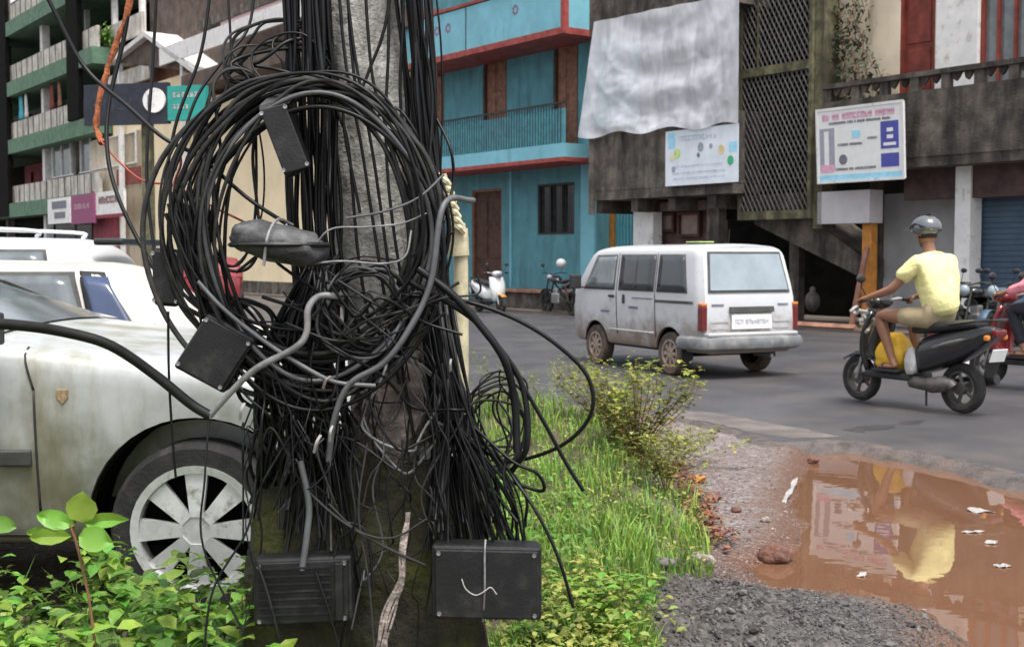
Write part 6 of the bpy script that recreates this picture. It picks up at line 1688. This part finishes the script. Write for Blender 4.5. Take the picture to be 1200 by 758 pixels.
# frayed root
bm = BM(); rn = random.Random(6)
for k in range(7):
    pts = W3([(478+rn.uniform(-3, 3), 600, 2.97), (472+rn.uniform(-5, 5), 640, 2.96), (468+rn.uniform(-6, 6), 680, 2.95), (456+rn.uniform(-10, 10), 720, 2.95), (448+rn.uniform(-10, 10), 775, 2.95)]); tube(bm, cr(pts, 4), .0032, 5)
tag(obj('frayed_rope', bm, M['concrete_bare'], smooth=True), 'frayed pale rope hanging on the mossy footing', 'rope')
# ties and tags, white bits
def tie(px, py, Y, ang, s, m, label, cat='cable tie'):
    bm = BM(); c = at(px, py, Y); d = Vector((math.cos(ang), 0, math.sin(ang))); tube(bm, cr([c-d*s, c+Vector((0, -.012, .006)), c+d*s], 4), .0035, 5)
    tag(obj('cable_tie', bm, M[m], smooth=True), label, cat)
tie(372, 520, 2.93, 1.2, .022, 'litter_white', 'white tie on the left cables just above the footing')
tie(388, 508, 2.93, 1.4, .018, 'litter_white', 'white tie right of the other above the footing')
tie(284, 482, 2.95, 1.3, .02, 'litter_white', 'white tie below the tilted black box')
tie(298, 368, 2.96, -.9, .02, 'litter_white', 'white tag at the upper right of the tilted black box')
tie(528, 428, 3.0, 1.5, .014, 'litter_white', 'white tie right of the broken concrete')
tie(383, 448, 2.94, 1.0, .016, 'concrete_bare', 'beige tie at the foot of the greyish slanting cable')
tie(243, 345, 3.05, -.7, .03, 'redpaint', 'red tag in the lower left of the coil')
tie(262, 360, 3.05, -.8, .02, 'redpaint', 'smaller red tag right of the other in the coil')

# junction boxes
def jbox(name, corners, Y, depth, m, label, ribs=0, lid=True):
    """corners in image: TL,TR,BR,BL on the front face at distance Y"""
    P4 = [at(x, y, Y) for x, y in corners]; c = sum(P4, Vector())/4
    e = empty(name, c, 0, label, 'junction box')
    Q = [p-c for p in P4]
    bm = BM(); A_ = [bm.verts.new(q) for q in Q]; B_ = [bm.verts.new(q*.96+Vector((0, depth, 0))) for q in Q]
    for i in range(4): bm.faces.new([A_[i], A_[(i+1) % 4], B_[(i+1) % 4], B_[i]])
    bm.faces.new(A_[::-1]); bm.faces.new(B_); obj('case', bm, m, e, bevel=.008)
    U = (Q[1]-Q[0]); V = (Q[3]-Q[0]); Nn = Vector((0, -1, 0))
    def quadbox(u0, u1, v0, v1, d0, d1, mm, nm):
        bm = BM(); ps = [Q[0]+U*a+V*b for a, b in ((u0, v0), (u1, v0), (u1, v1), (u0, v1))]
        A_ = [bm.verts.new(p+Nn*d1) for p in ps]; B_ = [bm.verts.new(p+Nn*d0) for p in ps]
        for i in range(4): bm.faces.new([A_[i], A_[(i+1) % 4], B_[(i+1) % 4], B_[i]])
        bm.faces.new(A_); bm.faces.new(B_[::-1]); return obj(nm, bm, mm, e, bevel=.003)
    if lid: quadbox(.035, .965, .05, .95, -.002, .010, m, 'lid')
    for k_, (a, b) in enumerate(((.07, .10), (.93, .10), (.93, .90), (.07, .90))):
        c_ = Q[0]+U*a+V*b; sb = BM(); lathe(sb, [(.001, -.012), (.005, -.0125), (.006, -.009), (.001, -.009)], 8, Matrix.Translation(c_)); obj('screw', sb, M['steel'], e)
    if ribs:
        bm = BM()
        for i in range(ribs):
            v0 = .12+i*.78/ribs; ps = [Q[0]+U*a+V*b for a, b in ((.07, v0), (.80, v0), (.80, v0+.025), (.07, v0+.025))]
            A_ = [bm.verts.new(p+Nn*.018) for p in ps]; B_ = [bm.verts.new(p+Nn*.009) for p in ps]
            for k in range(4): bm.faces.new([A_[k], A_[(k+1) % 4], B_[(k+1) % 4], B_[k]])
            bm.faces.new(A_)
        obj('rib', bm, m, e)
        quadbox(.84, .92, .08, .92, .009, .022, M['duststuff'] if False else m, 'latch')
    return e, Q, U, V
jbox('junction_box', [(505, 638), (635, 641), (635, 727), (506, 726)], 2.93, .09, M['blackbox'], 'black junction box at the lower right of the pole, tied with pale wire')
S('tie_wire', [(569, 632, 2.935), (568, 650, 2.915), (568, 690, 2.912), (566, 728, 2.93)], .0028, 'cable_light', 'pale wire tied round the lower right junction box', cat='wire')
S('tie_wire', [(541, 678, 2.915), (546, 690, 2.912), (557, 697, 2.91), (567, 693, 2.908), (575, 688, 2.91), (582, 696, 2.912)], .0017, 'litter_white', 'twisted white wire ends on the lower right junction box', cat='wire')
jbox('junction_box', [(296, 655), (412, 650), (414, 728), (297, 735)], 2.95, .08, M['blackbox'], 'ribbed dark junction box at the lower left of the footing', ribs=7)
jbox('junction_box', [(302, 126), (334, 117), (361, 193), (334, 209)], 3.0, .08, M['blackbox'], 'tilted narrow black box hanging inside the top of the largest coil')
bm = BM(); ps = W3([(304, 124, 3.0), (320, 108, 3.06), (352, 106, 3.06), (336, 116, 3.0)])
vv_ = [bm.verts.new(p) for p in ps]+[bm.verts.new(p+Vector((0, 0, -.012))) for p in ps]
bm.faces.new(vv_[:4]); bm.faces.new(vv_[4:][::-1])
for i in range(4): bm.faces.new([vv_[i], vv_[(i+1) % 4], vv_[4+(i+1) % 4], vv_[4+i]])
tag(obj('box_lid', bm, M['duststuff']), 'grey lid resting on the narrow tilted black box', 'lid')
jbox('junction_box', [(243, 366), (300, 398), (262, 462), (202, 430)], 2.99, .10, M['blackbox'], 'black box tilted on its corner at the lower left of the coil, before the car')
jbox('junction_box', [(178, 290), (208, 292), (208, 360), (180, 358)], 3.1, .07, M['blackbox'], 'small black box behind the left strands of the coil')
jbox('junction_box', [(385, 100), (432, 96), (436, 235), (392, 240)], 3.16, .05, M['blackmatt'], 'long dark cover strapped to the left of the pole shaft') if False else None
# grey closure (dusty, flat dome)
cc = at(328, 287, 2.98); bm = BM(); bmesh.ops.create_icosphere(bm, subdivisions=4, radius=1)
for v in bm.verts:
    p = v.co; q = Vector((math.copysign(abs(p.x)**.75, p.x)*.115, math.copysign(abs(p.y)**.8, p.y)*.10, math.copysign(abs(p.z)**.85, p.z)*(.048 if p.z > 0 else .040)))
    q.z += -.02*(q.x/.1)+.012*mnoise.noise(p*2.5)+.004*mnoise.noise(p*9); q.x *= 1+.10*mnoise.noise(p*2); v.co = q
e = empty('closure', cc, 0, 'grey dusty domed cable closure resting inside the coil', 'cable closure'); obj('cover', bm, M['duststuff'], e, smooth=True, angle=50)
bm = BM(); tube(bm, cr([(-.02, -.10, -.05), (-.01, -.095, .02), (.0, -.02, .06), (.02, .06, .05)], 5), .004, 5); obj('tie', bm, M['cable_light'], e)
bm = BM()
for k in range(28):
    a = 2*PI*k/28; pass
lathe(bm, [(.118, -.006), (.124, 0), (.118, .006), (.108, 0)], 30, Matrix.Rotation(PI/2, 4, 'X') @ Matrix.Diagonal((1, 1, .9, 1)), closed=True)
obj('rim', bm, M['blackbox'], e, smooth=True)

# ================================================================= VEGETATION
rnd = random.Random(17)
# grass on the verge right of the pole
bm = BM(); pts = []
def inpoly(px, py, poly):
    c = False
    for i in range(len(poly)):
        (ax, ay), (bx, by) = poly[i], poly[(i+1) % len(poly)]
        if (ay > py) != (by > py) and px < (bx-ax)*(py-ay)/(by-ay)+ax: c = not c
    return c
GP = [(560, 470), (640, 470), (700, 468), (740, 500), (790, 530), (812, 560), (832, 610), (838, 648), (790, 664), (765, 700), (770, 760), (780, 900), (420, 900), (480, 600), (530, 480)]
n_ = 0
while n_ < 16000:
    t = rnd.random(); py = 468+t*430; px = rnd.uniform(440, 845)
    if not inpoly(px, py, GP): continue
    g = gz(px, py, .14)
    n_ += 1
    pts.append((g.x, g.y))
hh, vm_, _, _ = heights(np.array([p[0] for p in pts]), np.array([p[1] for p in pts]))
for (x, y), h in zip(pts, hh):
    dens = fbm(x, y, 1.8, 7)
    L_ = rnd.uniform(.03, .125)*(1+1.3*dens)*(1.1 if y > 4.5 else 1)
    if L_ < .02: continue
    a = rnd.uniform(0, 2*PI); ln = rnd.uniform(.1, .55)*L_
    d = Vector((math.cos(a)*ln, math.sin(a)*ln, L_)); w = rnd.uniform(.002, .0045)*(1+y*.05); sd = Vector((math.sin(a+rnd.uniform(-1, 1)), -math.cos(a), 0)).normalized()*w
    p0 = Vector((x, y, h-.01)); p1 = p0+d*.5+Vector((0, 0, L_*.08)); p2 = p0+Vector((d.x*1.25, d.y*1.25, d.z*.92))
    v = [bm.verts.new(q) for q in (p0-sd, p0+sd, p1+sd*.8, p1-sd*.8, p2)]
    bm.faces.new([v[0], v[1], v[2], v[3]]); bm.faces.new([v[3], v[2], v[4]])
tag(obj('grass', bm, M['grass'], recalc=False), 'fresh green grass on the verge right of the pole', 'grass', kind='stuff')
# creeping low weeds under everything (ground cover) at left and along the verge
def scatter_leaves(name, n, region, zr, size, m, label, cat, kind='stuff', seed=1, w=.6, base=.14):
    rn = random.Random(seed); bm = BM()
    P_ = [region(rn) for _ in range(n)]
    hh = heights(np.array([p[0] for p in P_]), np.array([p[1] for p in P_]))[0]
    for (x, y, hmul), h in zip(P_, hh):
        z = h+rn.uniform(*zr)*hmul
        a = rn.uniform(0, 2*PI); d = Vector((math.cos(a), math.sin(a), rn.uniform(-.5, .6)))
        leaf(bm, Vector((x, y, z)), d, Vector((rn.uniform(-.4, .4), rn.uniform(-.4, .4), 1)), rn.uniform(*size), w)
    o = obj(name, bm, M[m], recalc=False); tag(o, label, cat, kind=kind); return o
def reg_left(rn):
    y = rn.uniform(2.7, 3.9); x = rn.uniform(-1.9, -.60)
    hm = .62+.9*fbm(x, y, 2.6, 3)
    return x, y, max(.15, hm)
scatter_leaves('weed_cover', 4600, reg_left, (.0, .44), (.024, .08), 'leaf', 'dense low green weeds in front of the silver car', 'weeds', seed=4)
scatter_leaves('weed_cover', 1100, reg_left, (.24, .47), (.03, .075), 'leafbright', 'bright young leaves among the weeds before the car wheel', 'weeds', seed=5)
scatter_leaves('weed_cover', 2000, lambda rn: (rn.uniform(-.9, .35), rn.uniform(4.2, 6.5), 1), (0, .18), (.02, .05), 'leaf', 'low weeds growing behind the pole on the verge', 'weeds', seed=6)
scatter_leaves('weed_cover', 2600, lambda rn: (lambda g: (g.x, g.y, 1))(gz(rn.gauss(680, 50), rn.uniform(700, 860), .2)), (0, .22), (.015, .038), 'leafyellow', 'yellow green weeds at the bottom right of the junction box', 'weeds', seed=7)
def plant(name, label, base, n_st, h, spread, lsize, m, stem='stem', seed=1, lw=.7, per=6, cat='plant', nleaf=1):
    rn = random.Random(seed); e = empty(name, base, 0, label, cat)
    bm = BM(); st = BM()
    for s in range(n_st):
        a = rn.uniform(0, 2*PI); k = rn.uniform(.3, 1)*spread; hh_ = h*rn.uniform(.65, 1)
        pts = cr([(0, 0, -.05), (math.cos(a)*k*.35, math.sin(a)*k*.35, hh_*.4), (math.cos(a)*k*.8, math.sin(a)*k*.8, hh_*.75), (math.cos(a)*k+rn.uniform(-.03, .03), math.sin(a)*k, hh_)], 5)
        tube(st, pts, [max(.0015, .005*h*1.4*(1-i/len(pts)*.7)) for i in range(len(pts))], 5)
        for i in range(3, len(pts)):
            for q in range(per):
                aa = rn.uniform(0, 2*PI); d = Vector((math.cos(aa), math.sin(aa), rn.uniform(-.2, .6))); p = pts[i]+Vector((rn.uniform(-1, 1), rn.uniform(-1, 1), rn.uniform(-1, 1)))*lsize*.8*(nleaf-1)
                leaf(bm, p, d, Vector((0, 0, 1)), lsize*rn.uniform(.6, 1.2), lw)
    obj('foliage', bm, M[m], e, recalc=False); obj('stem', st, M[stem], e); return e
def roundleaf(bm, p, d, up, s, w):
    d = d.normalized(); sd = d.cross(up).normalized(); n = sd.cross(d); c = [bm.verts.new(p+d*s*t-n*s*.25*t*t) for t in (0, .2, .45, .7, .9, 1.0)]
    prof = (0, .36, .5, .45, .24, 0)
    for sg in (1, -1):
        e_ = [c[0]]+[bm.verts.new(c[i].co+sd*sg*s*w*prof[i]+n*s*.06*math.sin(i*2.1)+n*s*.10) for i in (1, 2, 3, 4)]+[c[5]]
        for i in range(5):
            q = [c[i], c[i+1], e_[i+1], e_[i]]; q = list(dict.fromkeys(q))
            if len(q) > 2: bm.faces.new(q if sg > 0 else q[::-1])
# the tall broad-leaved plant before the car
b_ = at(100, 700, 3.0); e = empty('broadleaf_plant', (b_.x, 3.0, .2), 0, 'tall weed with large bright rounded leaves before the silver car sill', 'plant')
o0 = Vector(e.location); st = BM(); lf = BM()
tube(st, cr([at(112, 760, 3.0)-o0, at(104, 700, 3.0)-o0, at(92, 645, 3.0)-o0, at(86, 618, 3.0)-o0, at(94, 596, 3.0)-o0], 5), .0035, 6)
tube(st, cr([at(100, 680, 3.0)-o0, at(90, 640, 2.99)-o0, at(82, 615, 2.98)-o0], 4), .0025, 6)
def ov(px, py, Y, dx, dz, s, w=.85, dy=-.25, up=(0, -1, .35)):
    roundleaf(lf, at(px, py, Y)-o0, Vector((dx, dy, dz)), Vector(up), s, w)
ov(97, 612, 2.99, .02, 1, .075, 1.05); ov(92, 628, 2.98, 1, -.12, .085, .75); ov(98, 612, 3.0, 1, .15, .11, .35); ov(88, 615, 2.99, -1, .35, .095, .5); ov(84, 628, 2.98, -1, .05, .10, .42)
ov(100, 640, 3.0, 1, -.3, .05, .6); ov(20, 618, 3.0, -1, .3, .07, .6); ov(60, 622, 3.0, -1, .0, .06, .4)
obj('leaves', lf, M['leafbright'], e, recalc=False, smooth=True); obj('stem', st, M['stem'], e)
# smaller weeds (individual)
for i, (px, py, Y, hz_, ms_, lab) in enumerate(((232, 700, 3.1, .52, 'leafbright', 'bright weed with broad blade leaves before the wheel hub'), (30, 720, 2.9, .46, 'leafbright', 'leafy weed at the far bottom left corner'), (180, 740, 2.95, .40, 'leaf', 'dark green weed below the car tyre'), (350, 765, 2.8, .45, 'leafbright', 'small bright weed poking up under the ribbed box'), (140, 730, 3.0, .42, 'leaf', 'green weed at the foot of the tall broad leaved plant'))):
    b_ = at(px, py, Y); plant('weed', lab, (b_.x, Y, .12), 5, hz_, .16, .07, ms_, 'stemgreen', 30+i, .55, 2)
bm = BM(); rn = random.Random(44)
for k in range(1100):
    x, y, hm = reg_left(rn); h0 = .15; L_ = rn.uniform(.2, .52)*min(1.1, hm); a = rn.uniform(0, 6.28); ln = rn.uniform(.1, .45)*L_; d = Vector((math.cos(a)*ln, math.sin(a)*ln, L_)); sd = Vector((math.sin(a), -math.cos(a), 0))*rn.uniform(.0015, .0045)
    p0 = Vector((x, y, h0)); p1 = p0+d*.55+Vector((0, 0, L_*.08)); p2 = p0+Vector((d.x*1.5, d.y*1.5, d.z*.88)); v = [bm.verts.new(q) for q in (p0-sd, p0+sd, p1+sd*.8, p1-sd*.8, p2)]; bm.faces.new(v[:4]); bm.faces.new([v[3], v[2], v[4]])
tag(obj('grass', bm, M['grass'], recalc=False), 'thin grass blades among the weeds before the silver car', 'grass', kind='stuff')
scatter_leaves('weed_cover', 900, reg_left, (.1, .44), (.015, .035), 'leafyellow', 'small yellowish leaves among the weeds before the silver car', 'weeds', seed=15)
scatter_leaves('weed_cover', 2600, lambda rn: (lambda g: (g.x, g.y, 1))(gz(rn.uniform(580, 830), 490+170*rn.random()**1.3, .12)), (0, .12), (.012, .034), 'leafyellow', 'mixed small weeds among the grass right of the pole', 'weeds', seed=12)
# yellowish shrub beyond the grass, and others on the verge
g = gz(752, 560); plant('shrub', 'yellowing shrub at the road edge behind the grass', (g.x-.05, g.y-.1, .1), 26, .70, .48, .055, 'leafyellow', 'stem', 41, .6, 4, 'shrub', 2)
g = gz(705, 520); plant('shrub', 'smaller pale shrub left of the yellowing shrub', (g.x, g.y, .1), 14, .60, .40, .05, 'leafyellow', 'stem', 42, .6, 4, 'shrub', 2)
g = gz(640, 500); plant('shrub', 'thin yellow green weed between the cable loop and the road', (g.x, g.y, .1), 9, .42, .5, .04, 'leafyellow', 'stemgreen', 43, .5, 3, 'shrub', 2)
g = gz(588, 500); plant('shrub', 'thin weed behind the dangling coil', (g.x, g.y, .1), 9, .5, .45, .04, 'leafyellow', 'stemgreen', 47, .5, 3, 'shrub', 2)
g = gz(790, 590); plant('shrub', 'thin yellowing weed in front of the large yellowing shrub', (g.x-.05, g.y, .1), 14, .34, .34, .04, 'leafyellow', 'stem', 48, .6, 4, 'shrub', 2)
g = gz(725, 545); plant('shrub', 'leafy weed in the grass between the two pale shrubs', (g.x, g.y, .12), 16, .42, .30, .045, 'leafyellow', 'stemgreen', 49, .6, 4, 'shrub', 2)
g = gz(800, 545); plant('shrub', 'low spreading weed at the right end of the shrubs', (g.x, g.y, .02), 10, .22, .45, .045, 'leafyellow', 'stem', 44, .6, 3, 'shrub', 2)
g = gz(716, 735, .25); plant('weed', 'lime green weed right of the lower right junction box', (g.x-.02, g.y, .12), 12, .30, .16, .045, 'leafbright', 'stemgreen', 45, .6, 4, 'plant', 2)
g = gz(640, 760, .2); plant('weed', 'dark green weed below the lower right junction box', (g.x, g.y, .1), 10, .25, .18, .04, 'leaf', 'stemgreen', 46, .6, 3, 'plant', 2)
scatter_leaves('dry_leaves', 900, lambda rn: (lambda t: (lambda g: (g.x+rn.gauss(0, .06), g.y+rn.gauss(0, .10), 1))(gz(790+45*t, 545+90*t)))(rn.random()), (0, .06), (.02, .06), 'leafdry', 'dry orange and brown leaves along the right edge of the grass', 'dry leaves', seed=9)
scatter_leaves('dry_leaves', 250, lambda rn: (lambda g: (g.x, g.y, 1))(gz(rn.gauss(745, 25), rn.gauss(530, 18))), (0, .3), (.03, .06), 'leafdry', 'dry brown leaves caught in the yellowing shrub', 'dry leaves', seed=10)

# ================================================================= CAMERA, LIGHT
cd = bpy.data.cameras.new('camera'); cam = bpy.data.objects.new('camera', cd); COL.objects.link(cam)
cam.location = CAM; cam.rotation_euler = (PI/2-PITCH, 0, 0); cd.sensor_width = 36; cd.lens = 36*FPX/1200; cd.clip_start = .05; cd.clip_end = 2000
cd.dof.use_dof = True; cd.dof.focus_distance = 3.7; cd.dof.aperture_fstop = 9
sc.camera = cam
w = bpy.data.worlds.new('World'); sc.world = w; w.use_nodes = True; nt = w.node_tree; bg = nt.nodes['Background']
sky = nt.nodes.new('ShaderNodeTexSky'); sky.sky_type = 'NISHITA'; sky.sun_disc = False
SUN_EL, SUN_AZ = 68, 155     # azimuth measured from +Y clockwise
sky.sun_elevation = R(SUN_EL); sky.sun_rotation = R(SUN_AZ); sky.dust_density = 4; sky.air_density = 1.0
hs = nt.nodes.new('ShaderNodeHueSaturation'); hs.inputs['Saturation'].default_value = .28
nt.links.new(sky.outputs[0], hs.inputs['Color']); nt.links.new(hs.outputs[0], bg.inputs[0]); bg.inputs[1].default_value = .115
ld = bpy.data.lights.new('sun', 'SUN'); ld.energy = 1.5; ld.angle = R(20); ld.color = (1, .97, .93)
lo = bpy.data.objects.new('sun', ld); COL.objects.link(lo)
az, el = R(SUN_AZ), R(SUN_EL); dv = Vector((math.sin(az)*math.cos(el), math.cos(az)*math.cos(el), math.sin(el)))
lo.rotation_euler = dv.to_track_quat('Z', 'Y').to_euler(); lo.location = (0, 0, 30)
vs = sc.view_settings; sc.display_settings.display_device = 'sRGB'; vs.view_transform = 'Standard'; vs.look = 'None'; vs.gamma = 1; vs.use_curve_mapping = False; vs.exposure = 1.27
